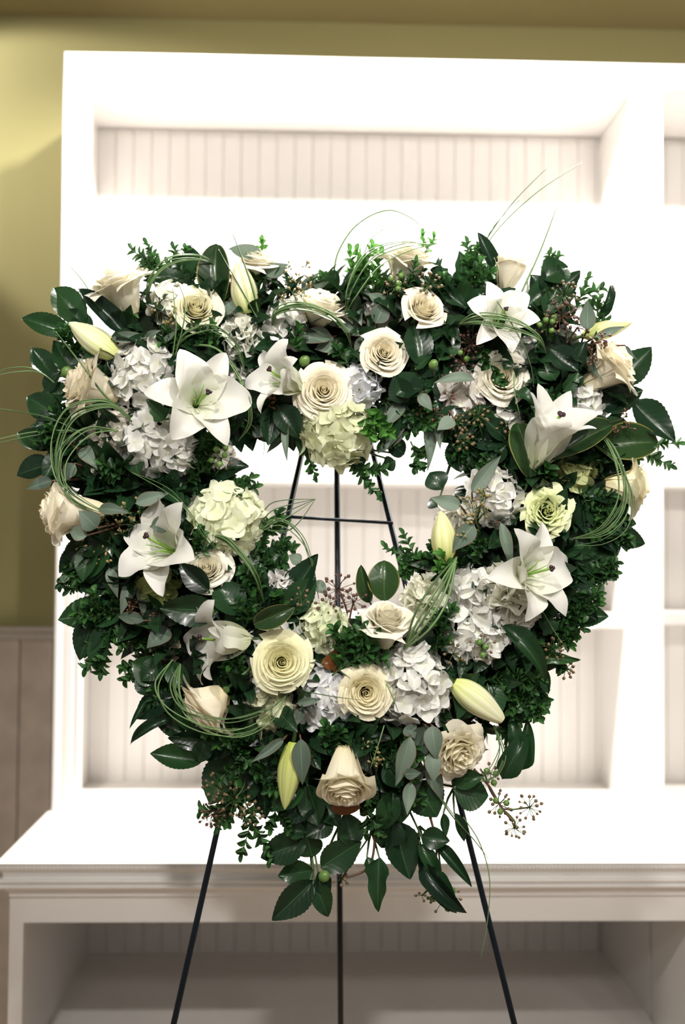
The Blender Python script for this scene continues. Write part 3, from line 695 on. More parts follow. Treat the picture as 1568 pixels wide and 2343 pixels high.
# ---- carnations
carnation(552, 762, 56, (.92, .92, .84), 'ruffled white carnation below the upright splitting bud', 'carnation below the splitting bud', -.1, .15)
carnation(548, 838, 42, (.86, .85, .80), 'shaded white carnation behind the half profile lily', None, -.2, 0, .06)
carnation(1168, 1352, 72, (.92, .92, .82), 'large ruffled white carnation under the wide lily', 'large carnation', .1, .15, .09, 30)
carnation(1198, 1398, 56, (.92, .90, .82), 'ruffled white carnation at the outer end of the white mass', None, .4, -.1, .075)
carnation(972, 1362, 58, (.92, .92, .80), 'ruffled ivory carnation crossed by diagonal grass stems', 'carnation under grass stems', -.1, .2, .075)
carnation(958, 1432, 40, (.92, .92, .80), 'small ruffled carnation between the upright rose and grass stems', None, .1, .0, .07)
carnation(645, 1335, 42, (.92, .90, .88), 'small white carnation peeking out at the heart opening beside dark leaves', None, .15, .1, .06)
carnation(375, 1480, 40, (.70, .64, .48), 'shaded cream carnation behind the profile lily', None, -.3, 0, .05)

# ---- camellia, magnolia, ivy and other large leaves
cam_ = lambda label, root, lv, **k: spray('camellia_sprig', 'leaf sprig', label, 'camellia leaf sprigs', 'camellia', root, lv, **k)
mag_ = lambda label, root, lv, **k: spray('magnolia_sprig', 'leaf sprig', label, 'magnolia leaf sprigs', 'magnolia', root, lv, **k)
euc_ = lambda label, root, lv, **k: spray('eucalyptus_sprig', 'leaf sprig', label, 'eucalyptus leaf sprigs', 'eucalyptus', root, lv, twig=M_TWIG, **k)
ivy_ = lambda label, root, lv, **k: spray('ivy_sprig', 'leaf sprig', label, 'ivy leaf sprigs', 'ivy', root, lv, **k)
strap_ = lambda label, root, lv, **k: spray('long_leaf_sprig', 'leaf sprig', label, 'long leaf sprigs', 'strap', root, lv, **k)
cam_('camellia sprig with three green leaves over the green wall above the plump lily bud', (245, 770), [(192, 752, 122, 658, 76), (170, 770, 48, 728, 56), (212, 752, 150, 706, 42)], d=.04)
strap_('single long pointed leaf crossing the white cabinet frame beside the shoulder cup rose', (300, 800), [(292, 768, 178, 660, 50)], d=.075)
cam_('dark camellia sprig below the plump lily bud, leaves over the green wall', (210, 850), [(178, 865, 122, 778, 66), (125, 862, 72, 795, 58), (170, 905, 95, 898, 52), (140, 850, 108, 905, 46)], d=.045)
mag_('tall upright magnolia leaf at the top edge beside the upright splitting bud', (500, 740), [(500, 704, 496, 558, 80)], d=.06)
cam_('dark camellia sprig at the outermost wall side edge, halfway up', (200, 1030), [(110, 1030, 40, 990, 52), (120, 1060, 38, 1088, 62), (150, 1080, 100, 1105, 50), (160, 985, 60, 1000, 45)], d=.03)
mag_('dark magnolia sprig behind the looping grass on the wall side', (270, 1060), [(205, 1005, 95, 1010, 85), (230, 1060, 130, 1070, 80)], d=.035)
cam_('shiny camellia sprig with long leaves above the ragged side lily', (420, 1160), [(325, 1108, 185, 1100, 60), (322, 1140, 222, 1128, 56), (400, 1110, 335, 1080, 66), (430, 1120, 420, 1062, 66)], d=.06)
cam_('dark camellia sprig over the cabinet frame below the rose under grass blades', (300, 1360), [(255, 1350, 160, 1310, 66), (258, 1392, 132, 1418, 78), (222, 1400, 182, 1512, 62), (252, 1420, 228, 1545, 56), (330, 1300, 230, 1265, 55)], d=.045)
cam_('camellia sprig with dark leaves in front of the white rose near the pale green hydrangea', (500, 1420), [(478, 1352, 410, 1288, 52), (500, 1400, 365, 1392, 72), (552, 1405, 488, 1338, 78)], d=.10)
mag_('olive magnolia leaf curling over the white collar hydrangea', (610, 1455), [(582, 1428, 675, 1388, 50)], d=.10)
cam_('pair of dark camellia leaves rising into the heart opening beside the small carnation', (645, 1440), [(640, 1398, 728, 1268, 70), (655, 1405, 722, 1320, 66), (600, 1400, 590, 1320, 56)], d=.065)
mag_('tall magnolia leaves rising into the heart opening behind the upright rose', (880, 1420), [(880, 1374, 880, 1282, 74), (846, 1378, 826, 1292, 36)], d=.06)
mag_('rust backed magnolia leaf beside the lemon open rose', (770, 1540), [(738, 1520, 822, 1478, 50)], d=.085, flip=True)
mag_('rust brown leaf curling under the lowest nodding rose', (790, 1835), [(757, 1842, 826, 1848, 40)], d=.085, flip=True)
cam_('dark toothed camellia sprig above the rose ringed by grass, over the cabinet', (400, 1600), [(370, 1550, 300, 1515, 72), (350, 1590, 318, 1530, 50), (380, 1520, 312, 1555, 56)], d=.05)
strap_('thin twisted leaves pointing down and outward beside the rose ringed by grass', (420, 1640), [(400, 1642, 298, 1704, 30), (335, 1600, 296, 1668, 14), (350, 1600, 336, 1640, 12)], d=.05)
cam_('dark camellia leaves pointing sideways below the rose ringed by grass', (500, 1730), [(482, 1692, 384, 1688, 46), (462, 1742, 343, 1724, 58), (455, 1742, 470, 1688, 46), (425, 1680, 350, 1640, 40)], d=.05)
cam_('very dark broad leaf behind the brown berry umbel at the lower wall side', (560, 1720), [(535, 1730, 480, 1842, 100), (600, 1705, 690, 1690, 90)], d=.03)
cam_('lowest camellia sprig with five green leaves and a bud hanging over the worktop edge', (705, 1880), [(702, 1925, 596, 1962, 70), (718, 1992, 636, 2004, 56), (718, 2015, 622, 2106, 66), (715, 2012, 750, 2098, 48), (728, 1995, 752, 2052, 40), (700, 1905, 648, 1900, 40), (715, 1960, 700, 1905, 60)], d=.045)
cam_('dark leaves crossing the middle easel leg below the lowest nodding rose', (790, 1860), [(735, 1985, 828, 1925, 70), (812, 1935, 790, 1858, 62), (760, 1870, 700, 1915, 60)], d=.05)
ivy_('ivy leaf hanging above the worktop moulding, veined and pointed', (850, 1900), [(868, 1962, 866, 2088, 66), (840, 1960, 852, 2030, 34)], d=.05)
cam_('big nearly black leaves hanging under the grey eucalyptus', (920, 1820), [(905, 1880, 938, 2012, 86), (900, 1870, 872, 1940, 80), (965, 1915, 1030, 1924, 50)], d=.04)
strap_('long limp leaves hanging beside green berries near the easel leg', (960, 1890), [(962, 1970, 1070, 2090, 44), (960, 1950, 985, 2048, 40), (1000, 1930, 1080, 2030, 30), (985, 1990, 1045, 2090, 52), (960, 1930, 1005, 2020, 36)], d=.045)
cam_('dark camellia sprig under the full nodding rose', (1040, 1800), [(1040, 1810, 1118, 1822, 78), (950, 1790, 1000, 1870, 90), (1035, 1785, 1110, 1775, 46), (1040, 1860, 1062, 1925, 28), (1015, 1860, 1020, 1915, 22)], d=.055)
strap_('curling leaves below the downward cream bud, hanging in front of the cabinet', (1170, 1650), [(1150, 1782, 1208, 1668, 56), (1192, 1762, 1206, 1640, 40), (1180, 1720, 1165, 1640, 40)], d=.05)
cam_('dark leaves at the outer edge above the downward cream bud', (1180, 1560), [(1205, 1600, 1252, 1618, 62), (1180, 1560, 1248, 1500, 60), (1255, 1500, 1190, 1470, 70), (1230, 1520, 1256, 1588, 34)], d=.045)
strap_('broad strap leaf sloping down from the white hydrangea below the carnations', (1140, 1420), [(1150, 1432, 1248, 1562, 48)], d=.09)
ivy_('glossy ivy leaves with pointed tips near berries on the lower post side', (1200, 1450), [(1220, 1500, 1330, 1510, 40), (1195, 1505, 1215, 1425, 66), (1262, 1450, 1230, 1400, 60)], d=.065)
mag_('broad magnolia leaves in front of the trumpet lily, one pointing at the post', (1265, 1060), [(1262, 1052, 1402, 972, 74)], d=.10)
mag_('upright dark magnolia leaf on the inner side of the trumpet lily', (1200, 1090), [(1215, 1092, 1182, 968, 92)], d=.085)
mag_('olive magnolia leaf with a yellow rim reaching towards the white post', (1340, 1030), [(1365, 1022, 1506, 1012, 92)], d=.06)
cam_('serrated camellia sprig with four leaves in front of the white post', (1360, 960), [(1405, 885, 1492, 795, 78), (1368, 935, 1472, 893, 72), (1448, 918, 1545, 1010, 78), (1380, 985, 1455, 1000, 56)], d=.055)
cam_('camellia leaves jutting sideways below the profile rose', (1370, 1180), [(1385, 1222, 1476, 1245, 54), (1420, 1165, 1395, 1255, 66), (1320, 1290, 1412, 1328, 54), (1300, 1230, 1380, 1250, 90)], d=.04)
cam_('very dark camellia leaves behind the frilly green rose', (1180, 1240), [(1150, 1240, 1192, 1178, 80), (1190, 1165, 1110, 1212, 60), (1120, 1225, 1165, 1300, 70)], d=.05)
cam_('pair of dark camellia leaves beside the ivory rose over the dip', (985, 850), [(962, 838, 945, 738, 70), (1005, 825, 1046, 742, 62), (905, 905, 965, 862, 66), (930, 920, 900, 860, 60)], d=.085)
cam_('folded camellia leaf around a round green bud beside the ivory rose', (975, 860), [(950, 845, 990, 812, 30), (930, 890, 965, 890, 66)], d=.09)
cam_('dark camellia sprig hanging into the heart opening on the post side', (1050, 1010), [(1055, 1080, 1040, 1000, 70), (1010, 1120, 985, 1080, 60), (1080, 1080, 1095, 1000, 70), (1000, 1160, 985, 1140, 40)], d=.045)
ivy_('ivy leaves rising at the top edge beside the top cup rose', (1030, 680), [(1052, 655, 1050, 572, 62), (1018, 640, 975, 600, 48), (1010, 665, 1075, 712, 56), (1062, 690, 1098, 652, 46), (990, 640, 1005, 590, 40)], d=.055)
strap_('pointed leaf standing up at the top edge beside the upright tight rose', (1130, 660), [(1130, 612, 1092, 530, 36)], d=.05)
cam_('glossy camellia leaves with bright highlights at the top beside the upright tight rose', (1240, 720), [(1208, 700, 1282, 650, 62), (1240, 640, 1300, 612, 78), (1250, 720, 1275, 660, 50)], d=.055)
strap_('slim curved leaf pointing up above the slender yellow bud', (1370, 760), [(1368, 735, 1396, 645, 26)], d=.04)
cam_('dark leaves with a red edge beside the large side-on cream rose', (1300, 830), [(1260, 800, 1325, 850, 60), (1310, 850, 1340, 780, 40), (1270, 870, 1240, 820, 56), (1300, 880, 1335, 860, 40)], d=.085)
strap_('curved dark leaf hooking over the white hydrangea behind the trumpet lily', (1290, 900), [(1290, 895, 1325, 850, 34), (1180, 900, 1220, 925, 36)], d=.095)
ivy_('single green ivy leaf at the centre of the star lily', (400, 950), [(378, 960, 335, 912, 52)], d=.125)
cam_('small camellia leaves at the lower edge of the green hydrangea at the heart dip', (800, 1020), [(790, 1062, 838, 1052, 44), (925, 1040, 880, 1010, 50), (905, 1055, 880, 1070, 40)], d=.04)
cam_('dark leaves under the half profile lily at the inner edge', (620, 960), [(600, 960, 660, 985, 70), (590, 930, 640, 920, 60), (560, 990, 530, 1020, 40), (700, 990, 690, 1045, 40)], d=.05)
# eucalyptus
euc_('row of grey eucalyptus leaves hanging below the large white hydrangea at the heart point', (955, 1650), [(938, 1684, 905, 1798, 40), (975, 1660, 962, 1740, 52), (985, 1722, 992, 1792, 36), (990, 1660, 1000, 1740, 40), (940, 1790, 932, 1865, 28), (925, 1772, 965, 1768, 24), (930, 1660, 950, 1690, 34)], d=.10)
euc_('eucalyptus leaf hanging in front of the hanging green bud', (680, 1660), [(688, 1690, 692, 1796, 40), (650, 1690, 575, 1745, 22), (680, 1610, 735, 1600, 18), (690, 1620, 680, 1660, 24)], d=.10)
euc_('drooping eucalyptus leaves at the top of the heart opening, post side', (930, 930), [(925, 925, 870, 990, 32), (938, 960, 862, 1040, 36), (925, 960, 880, 1035, 34), (975, 960, 978, 1078, 30), (1005, 950, 1008, 1030, 24), (990, 955, 1030, 1000, 36)], d=.065)
euc_('narrow eucalyptus leaf hanging beside the easel apex', (670, 950), [(655, 965, 658, 1060, 18), (600, 1000, 580, 970, 30), (640, 890, 600, 880, 26)], d=.06)
euc_('eucalyptus leaves spread beneath the braided grass arch', (800, 760), [(800, 745, 700, 712, 40), (760, 770, 672, 785, 44), (800, 770, 830, 700, 32), (835, 770, 815, 835, 34), (770, 780, 720, 800, 40), (780, 735, 835, 770, 40)], d=.075)
euc_('grey eucalyptus leaves between the ivory rose and the top berry umbels', (870, 760), [(860, 740, 885, 685, 42), (850, 755, 860, 690, 26), (880, 700, 840, 672, 34)], d=.08)
euc_('eucalyptus leaves over the top edge beside the half hidden top rose', (620, 660), [(600, 590, 520, 570, 42), (610, 632, 660, 605, 40), (690, 660, 732, 622, 22), (500, 730, 560, 690, 40), (660, 690, 760, 640, 28)], d=.06)
euc_('small eucalyptus leaves across the ragged side lily', (380, 1170), [(310, 1152, 388, 1128, 30), (345, 1205, 400, 1195, 36), (222, 1208, 180, 1168, 46), (200, 1225, 160, 1215, 34), (225, 1165, 300, 1175, 26)], d=.115)
euc_('grey eucalyptus leaves at the outer edge over the cabinet frame, under the side-on roses', (240, 1300), [(210, 1260, 148, 1320, 32), (200, 1295, 150, 1310, 38), (160, 1320, 130, 1330, 16), (250, 1300, 270, 1370, 26)], d=.06)
euc_('long eucalyptus leaves behind the profile lily, reddish tipped', (400, 1420), [(390, 1440, 335, 1485, 46), (330, 1420, 270, 1410, 28), (400, 1400, 365, 1440, 34)], d=.075)
euc_('pair of striped eucalyptus leaves behind looping grass on the wall side', (260, 1090), [(190, 1025, 225, 1075, 34), (120, 1100, 60, 1120, 30), (170, 1060, 150, 1100, 36)], d=.085)
euc_('eucalyptus leaves curving around the seed pods beside the inner yellowish bud', (1090, 1200), [(1055, 1158, 985, 1138, 34), (1080, 1128, 1148, 1040, 36), (1085, 1200, 1035, 1262, 42), (1145, 1195, 1172, 1310, 26)], d=.11)
euc_('thin grey eucalyptus leaves across the large side-on cream rose', (1330, 790), [(1360, 772, 1430, 748, 18), (1340, 815, 1380, 870, 20), (1345, 755, 1345, 685, 36), (1430, 790, 1460, 825, 10)], d=.10)
euc_('dark eucalyptus leaves in front of the blush hydrangea', (1000, 880), [(1085, 868, 990, 878, 28), (960, 900, 990, 940, 28), (1040, 960, 1000, 985, 36)], d=.095)
euc_('grey eucalyptus leaves at the heart opening above dark camellia leaves', (680, 1320), [(655, 1330, 640, 1275, 34), (690, 1285, 660, 1270, 30), (720, 1330, 750, 1360, 28), (560, 1250, 590, 1310, 46)], d=.06)
euc_('eucalyptus leaves half hidden above the white carnation near the pale lemon rose', (330, 770), [(255, 775, 345, 770, 26), (335, 775, 370, 755, 18), (370, 785, 410, 750, 14)], d=.095)

# ---- named boxwood sprigs that show at the edges
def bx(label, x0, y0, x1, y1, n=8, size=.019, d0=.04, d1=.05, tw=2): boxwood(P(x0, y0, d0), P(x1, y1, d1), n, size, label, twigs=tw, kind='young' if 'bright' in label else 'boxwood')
bx('boxwood sprig sticking up at the top edge above the pale lemon rose', 400, 660, 338, 560, 9)
bx('bushy boxwood sprig at the top edge beside the tall magnolia leaf', 430, 660, 400, 570, 8)
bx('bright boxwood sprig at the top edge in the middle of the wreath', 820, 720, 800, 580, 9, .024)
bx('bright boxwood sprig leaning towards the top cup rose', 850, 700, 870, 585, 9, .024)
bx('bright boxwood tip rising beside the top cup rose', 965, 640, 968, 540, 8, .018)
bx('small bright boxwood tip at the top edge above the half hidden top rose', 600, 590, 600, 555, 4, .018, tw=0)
bx('boxwood sprig in front of the top cup rose', 930, 700, 950, 600, 8, .017, .06, .10, 1)
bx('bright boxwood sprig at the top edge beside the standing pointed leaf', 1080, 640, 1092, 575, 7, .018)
bx('boxwood tip above the glossy camellia leaves at the top', 1260, 650, 1275, 590, 6, .018)
bx('boxwood sprig above the tan berries on the upper post side', 1300, 740, 1345, 640, 8, .021)
bx('boxwood sprig reaching outward over the slender yellow bud', 1340, 760, 1385, 700, 7, .019)
bx('boxwood sprig jutting past the olive magnolia leaf at the far post side', 1460, 1010, 1550, 1015, 6, .021, .03, .04, 0)
bx('lower boxwood sprig jutting past the olive magnolia leaf at the far post side', 1455, 1030, 1530, 1065, 6, .021, .03, .04, 0)
bx('boxwood sprig in front of the profile rose', 1300, 1120, 1400, 1135, 9, .022, .05, .07, 1)
bx('boxwood sprig between the frilly green rose and the profile rose', 1310, 1190, 1420, 1190, 9, .021, .05, .05)
bx('boxwood sprig hanging below the profile rose', 1390, 1170, 1440, 1235, 7, .021)
bx('boxwood sprig below the wide lily, reaching over the cabinet', 1270, 1350, 1395, 1320, 9, .02)
bx('dense boxwood sprig beside the outer carnation', 1240, 1390, 1330, 1390, 9, .022)
bx('boxwood sprig reaching outward below the outer carnation', 1240, 1420, 1330, 1440, 9, .021)
bx('boxwood sprig drooping below the outer carnation', 1220, 1430, 1300, 1480, 8, .02)
bx('boxwood sprig between the hydrangea and the downward cream bud', 1130, 1530, 1215, 1580, 9, .021, .06, .07)
bx('dark boxwood sprig above the downward cream bud', 1100, 1560, 1180, 1555, 8, .02, .06, .07)
bx('boxwood sprig below the downward cream bud', 1130, 1660, 1195, 1700, 8, .018)
bx('boxwood sprig on the inner edge beside the inner yellowish bud', 1010, 1340, 925, 1225, 10, .02)
bx('boxwood sprig at the inner edge above the carnation under grass stems', 990, 1310, 930, 1290, 8, .02)
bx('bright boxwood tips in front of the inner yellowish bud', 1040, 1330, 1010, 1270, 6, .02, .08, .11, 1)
bx('boxwood sprig between the grass stems and the hydrangea below the carnations', 1000, 1460, 1035, 1395, 7, .021, .08, .10, 1)
bx('boxwood sprig beside the lower end of the grass stems', 990, 1500, 1015, 1440, 6, .02, .08, .10, 1)
bx('boxwood sprig between the lemon open rose and the upright rose', 760, 1540, 830, 1440, 9, .024, .08, .11)
bx('second boxwood sprig under the upright rose, above the butter cream rose', 760, 1545, 850, 1490, 8, .024, .09, .115)
bx('boxwood tips hanging from the green hydrangea at the heart dip', 800, 1040, 862, 1130, 9, .021, .04, .04, 1)
bx('thin boxwood twig hanging beside the front easel leg', 700, 1020, 720, 1085, 5, .02, .04, .04, 0)
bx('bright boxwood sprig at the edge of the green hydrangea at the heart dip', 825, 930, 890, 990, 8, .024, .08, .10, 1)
bx('boxwood sprig hanging at the upper post side of the heart opening', 940, 1010, 965, 1065, 6, .018)
bx('boxwood sprig in the shadow beside the rose with boxwood twig', 1105, 790, 1112, 835, 7, .017, .08, .10, 0)
bx('boxwood twig reaching over the ivory rose', 1120, 830, 1148, 875, 6, .017, .11, .13, 0)
bx('boxwood sprig under the trumpet lily at its foot', 1240, 1120, 1235, 1070, 7, .022, .07, .10)
bx('boxwood sprig beside the trumpet lily near the loose florets', 1200, 1000, 1255, 900, 8, .018, .06, .09)
bx('boxwood sprig below the star lily at the inner edge', 440, 1060, 510, 1010, 8, .022, .07, .10)
bx('boxwood sprig beneath the small white hydrangea tuft', 420, 1110, 480, 1060, 7, .021, .06, .08)
bx('boxwood sprig above the pale green hydrangea at the inner edge', 480, 1130, 575, 1095, 9, .021)
bx('boxwood sprig in front of eucalyptus below the star lily', 300, 1090, 235, 1060, 8, .021, .07, .10, 1)
bx('boxwood sprig between the ragged side lily and the white rose', 420, 1290, 460, 1220, 8, .02, .08, .11, 1)
bx('boxwood sprig beside the arching grass below the pale green hydrangea', 600, 1420, 590, 1310, 10, .021, .07, .09)
bx('boxwood sprig below the arching grass near the olive magnolia leaf', 560, 1440, 580, 1370, 8, .023, .08, .10, 1)
bx('dark boxwood sprig at the inner edge under the pale green hydrangea', 570, 1290, 650, 1240, 9, .021)
bx('boxwood sprig reaching into the heart opening below the grass tips', 580, 1250, 650, 1200, 8, .02)
bx('boxwood sprig on the wall side below the rose under grass blades', 230, 1290, 160, 1350, 9, .02)
bx('boxwood sprig hanging below the dark camellia leaves over the cabinet frame', 270, 1400, 235, 1535, 12, .022)
bx('boxwood sprig hanging beside the deep lime hydrangea', 330, 1400, 280, 1480, 10, .022)
bx('boxwood sprig between the profile lily and the lemon open rose', 540, 1580, 545, 1500, 9, .021, .07, .09)
bx('dark boxwood sprig hanging beside the berry umbel at the lower wall side', 560, 1760, 500, 1890, 10, .02)
bx('boxwood sprig hanging lowest beside the wall side easel leg', 590, 1770, 555, 1950, 12, .021)
bx('boxwood sprig hanging behind the hanging green bud', 640, 1770, 620, 1890, 10, .021)
bx('boxwood sprig above the lowest nodding rose', 770, 1730, 745, 1660, 8, .023, .08, .11, 1)
bx('boxwood sprig hanging behind the lowest nodding rose', 850, 1780, 840, 1900, 10, .02)
bx('boxwood sprig over the green wall below the cream side-on rose', 180, 960, 90, 975, 9, .02)
bx('boxwood sprig under the pale lemon rose beside the carnation', 420, 790, 480, 750, 8, .022, .07, .10)
bx('boxwood sprig tucked between the pale lemon rose and the star lily', 440, 810, 385, 760, 8, .021, .07, .09)
bx('boxwood sprig under the eucalyptus at the braided arch', 640, 800, 680, 760, 6, .023, .08, .10, 1)
bx('boxwood tip behind the widest cream rose', 800, 840, 770, 800, 5, .022, .08, .10, 0)
bx('boxwood sprig beside the pale lemon rose at the upper grass loop', 360, 660, 330, 600, 7, .02)
bx('boxwood sprig beside the hidden top rose', 560, 650, 600, 610, 7, .02)
bx('boxwood sprig by the top seeds and the middle of the top edge', 760, 690, 750, 640, 6, .02)

# ---- round buds
def round_bud(px, py, r, d, label, tone=M_GBERRY):
    c = P(px, py, d); t = thing('camellia_bud', label, 'flower bud', c, 'round camellia buds')
    b = MB(); b.ball(c, r*PX, 10, 8, 1.2, (.3, -.6, .5)); b.build('bud', tone, t, True)
    b = MB(); b.tube([c+Vector((0, .004, -.003)), c+Vector((.004, .03, -.012))], .0016, 5); b.build('stem', M_STEM, t, True)
round_bud(152, 852, 13, .07, 'round olive bud over dark leaves near the cream side-on rose')
round_bud(992, 834, 11, .115, 'round green bud held by a folded leaf beside the ivory rose')
round_bud(476, 1400, 14, .12, 'round green bud above the profile lily')
round_bud(742, 2005, 13, .06, 'small green bud on the lowest camellia sprig')
round_bud(697, 826, 13, .085, 'dark green bud beside the half profile lily')
round_bud(630, 1705, 8, .09, 'tiny green bud beside the hanging green bud')

# ---- berries and seeds
umbel(985, 655-10, 36, 15, 'tan berry umbel in front of the top cup rose', .105, (960, 720))
umbel(905, 650, 34, 13, 'green and tan berry umbel beside the top cup rose', .10, (930, 720), greens=4)
umbel(1295, 668, 42, 16, 'tan berry umbel at the top beside the glossy camellia leaves', .08, (1290, 760))
umbel(1290, 715, 48, 18, 'plum and tan berry umbel above the slender yellow bud', .09, (1290, 800), mat=M_BERRYB)
umbel(1255, 742, 36, 14, 'green berry umbel behind the upper starry lily', .085, (1260, 800), greens=5)
umbel(1325, 745, 36, 14, 'brown berry umbel under the slender yellow bud', .085, (1300, 800), mat=M_BERRYB)
umbel(1080, 780, 40, 15, 'dark berry umbel in the shade above the blush hydrangea', .09, (1090, 830), mat=M_BERRYB)
umbel(1060, 820, 36, 13, 'dark berry umbel touching the blush hydrangea', .09, (1070, 840), mat=M_BERRYB, greens=2)
umbel(1095, 948, 34, 15, 'golden berry umbel under the ivory rose with boxwood twig', .10, (1080, 980))
umbel(1062, 1005, 30, 14, 'golden berry umbel at the inner edge of the heart on the post side', .09, (1080, 980))
umbel(1050, 965, 24, 9, 'small golden berry umbel below the blush hydrangea', .09, (1080, 980))
umbel(1155, 870+105, 20, 6, 'few tan berries beside the loose white florets', .08, (1150, 1010))
umbel(505, 1045, 34, 11, 'olive berry umbel at the inner edge near the star lily', .10, (470, 1110), greens=5)
umbel(775, 1345, 46, 18, 'plum berry umbel rising into the heart opening in front of the easel leg', .08, (790, 1450), mat=M_BERRYB)
umbel(810, 1375, 38, 15, 'plum berry umbel beside the tall magnolia leaves', .08, (800, 1460), mat=M_BERRYB)
umbel(748, 1385, 34, 13, 'plum berry umbel above the greenish white hydrangea', .08, (780, 1460), mat=M_BERRYB)
umbel(690, 1365, 26, 8, 'tan berry umbel in front of the dark camellia pair', .10, (680, 1410))
umbel(1105, 1478, 36, 12, 'berry umbel hanging on the hydrangea below the carnations', .115, (1130, 1540), greens=3)
umbel(1040, 1495, 28, 8, 'sparse berry umbel beside the hydrangea below the carnations', .115, (1080, 1540))
umbel(1268, 1485, 32, 12, 'tan berry umbel over glossy ivy leaves on the lower post side', .085, (1230, 1540))
umbel(1298, 1532, 26, 11, 'outermost berry umbel on the lower post side', .06, (1240, 1500))
umbel(500, 1800, 42, 18, 'golden brown berry umbel over a black leaf at the lower wall side', .08, (560, 1760))
umbel(535, 1830, 48, 20, 'largest golden brown berry umbel above the wall side easel leg', .085, (560, 1760))
umbel(485, 1865, 36, 16, 'dark berry umbel at the outer lower wall side', .07, (540, 1830), mat=M_BERRYB)
umbel(575, 1862, 34, 14, 'brown berry umbel under the largest golden one', .07, (560, 1800))
umbel(1145, 1840, 36, 17, 'berry umbel with two fat green berries on the trailing stem', .05, (1110, 1770), greens=3)
umbel(1215, 1848, 34, 15, 'outermost berry umbel on the trailing stem over the worktop', .05, (1150, 1850))
umbel(1180, 1895, 30, 15, 'lowest berry umbel on the trailing stem over the worktop', .05, (1150, 1850))
umbel(1125, 1770, 26, 8, 'small green berry umbel beside the full nodding rose', .06, (1100, 1760), greens=3)
umbel(782, 2012, 22, 7, 'small tan berry umbel crossing the middle easel leg', .05, (855, 1900))
umbel(1020, 2055, 44, 14, 'green berry umbel hanging lowest beside the limp leaves', .05, (1000, 1900), greens=6)
umbel(968, 2050, 20, 6, 'few tan berries beside the hanging green berry umbel', .05, (1000, 1980))
umbel(465, 1410-10, 14, 4, 'few berries beside the round bud above the profile lily', .1, (480, 1440))
seeded(680, 640, 42, 40, 'golden seed spray against the bright shelf at the top edge', .06, (690, 720))
seeded(640, 690, 36, 28, 'golden seed spray above the carnation below the splitting bud', .08, (650, 750))
seeded(700, 690, 36, 28, 'golden seed spray lying on the rose under the grass arch', .085, (690, 750))
seeded(360, 745, 44, 40, 'cream seed spray below the shoulder cup rose', .085, (380, 800))
seeded(1080, 1165, 42, 45, 'olive seed pods hanging over the inner yellowish bud', .12, (1100, 1220))
seeded(1085, 1205, 22, 15, 'olive seed pods below the hydrangea near the frilly rose', .115, (1100, 1220))
seeded(310, 1180, 40, 40, 'olive seed spray beside the ragged side lily', .10, (330, 1220))
seeded(225, 1250, 44, 40, 'dark seed spray below the rose under grass blades', .07, (260, 1290))
seeded(330, 1405, 36, 25, 'brown seed spray under the deep lime hydrangea', .07, (360, 1400), mat=M_SEEDB)
seeded(1370, 800, 40, 28, 'brown seed spray on the large side-on cream rose', .11, (1330, 790), mat=M_SEEDB)
seeded(1415, 970, 30, 15, 'red brown seed pods over the serrated camellia sprig', .085, (1370, 975), mat=M_SEEDB)
seeded(610, 930, 34, 25, 'dark red seed pods in the shade under the half profile lily', .07, (620, 960), mat=M_SEEDB)
seeded(1000, 945, 40, 30, 'brown seed pods under the dark eucalyptus leaves', .075, (1010, 960), mat=M_SEEDB)
seeded(845, 1725, 26, 20, 'olive seed pods beside the lowest nodding rose', .085, (840, 1690))
seeded(190, 1035, 30, 12, 'red twig with few seeds behind looping grass', .07, (215, 1030), mat=M_SEEDB)
# trailing stems
for lab, pts in (('brown trailing stem carrying three berry umbels out over the worktop', [(1085, 1760, .06), (1120, 1800, .055), (1150, 1850, .05), (1175, 1880, .05)]),
                 ('woody ivy stem hanging below the big nearly black leaves', [(985, 1870, .05), (1000, 1940, .05), (990, 2010, .05), (1010, 2050, .05)]),
                 ('thin forked stem hanging from under the lowest nodding rose', [(858, 1880, .05), (855, 1950, .05), (838, 1990, .05), (785, 2010, .05)])):
    t = thing('bare_stem', lab, 'stem', P(*pts[0]), 'trailing stems'); b = MB()
    b.tube(smooth_path([P(*p) for p in pts], 6), [.0024, *([.0019]*(6*(len(pts)-1)-1)), .001], 6); b.build('twig', M_TWIG, t, True)

# ---- lily grass
grass('braided arch of striped grass over the pale rose at the top centre', [(622, 752, .08), (632, 715, .12), (680, 700, .135), (745, 715, .14), (790, 755, .13), (805, 800, .09)], 8, 11)
grass('grass arch over the upper starry lily and the hydrangea behind it', [(1052, 742, .10), (1090, 728, .135), (1160, 735, .14), (1225, 765, .135), (1250, 810, .10)], 7, 12)
grass('wide looping grass circle on the wall side above the rose under grass blades', [(300, 958, .09), (245, 925, .125), (165, 945, .13), (128, 1010, .125), (130, 1090, .125), (165, 1145, .125), (225, 1175, .10)], 7, 14)
grass('grass loop behind the looping circle, falling across the cream rose', [(270, 985, .09), (200, 985, .115), (145, 1040, .12), (150, 1110, .125), (195, 1150, .125), (260, 1180, .10)], 4, 14)
grass('bundle of grass looping under the rose ringed by grass', [(412, 1520, .09), (402, 1580, .13), (440, 1640, .145), (530, 1662, .145), (610, 1635, .13), (655, 1592, .10)], 6, 22)
grass('outer grass loop sweeping below the rose ringed by grass', [(395, 1510, .08), (358, 1570, .12), (385, 1630, .14), (470, 1672, .145), (570, 1672, .13), (640, 1605, .10)], 2, 8)
grass('thick diagonal bundle of grass stems from the inner yellowish bud to the upright rose', [(1045, 1275, .10), (1010, 1350, .135), (968, 1420, .135), (925, 1485, .10)], 5, 22, .0017, False)
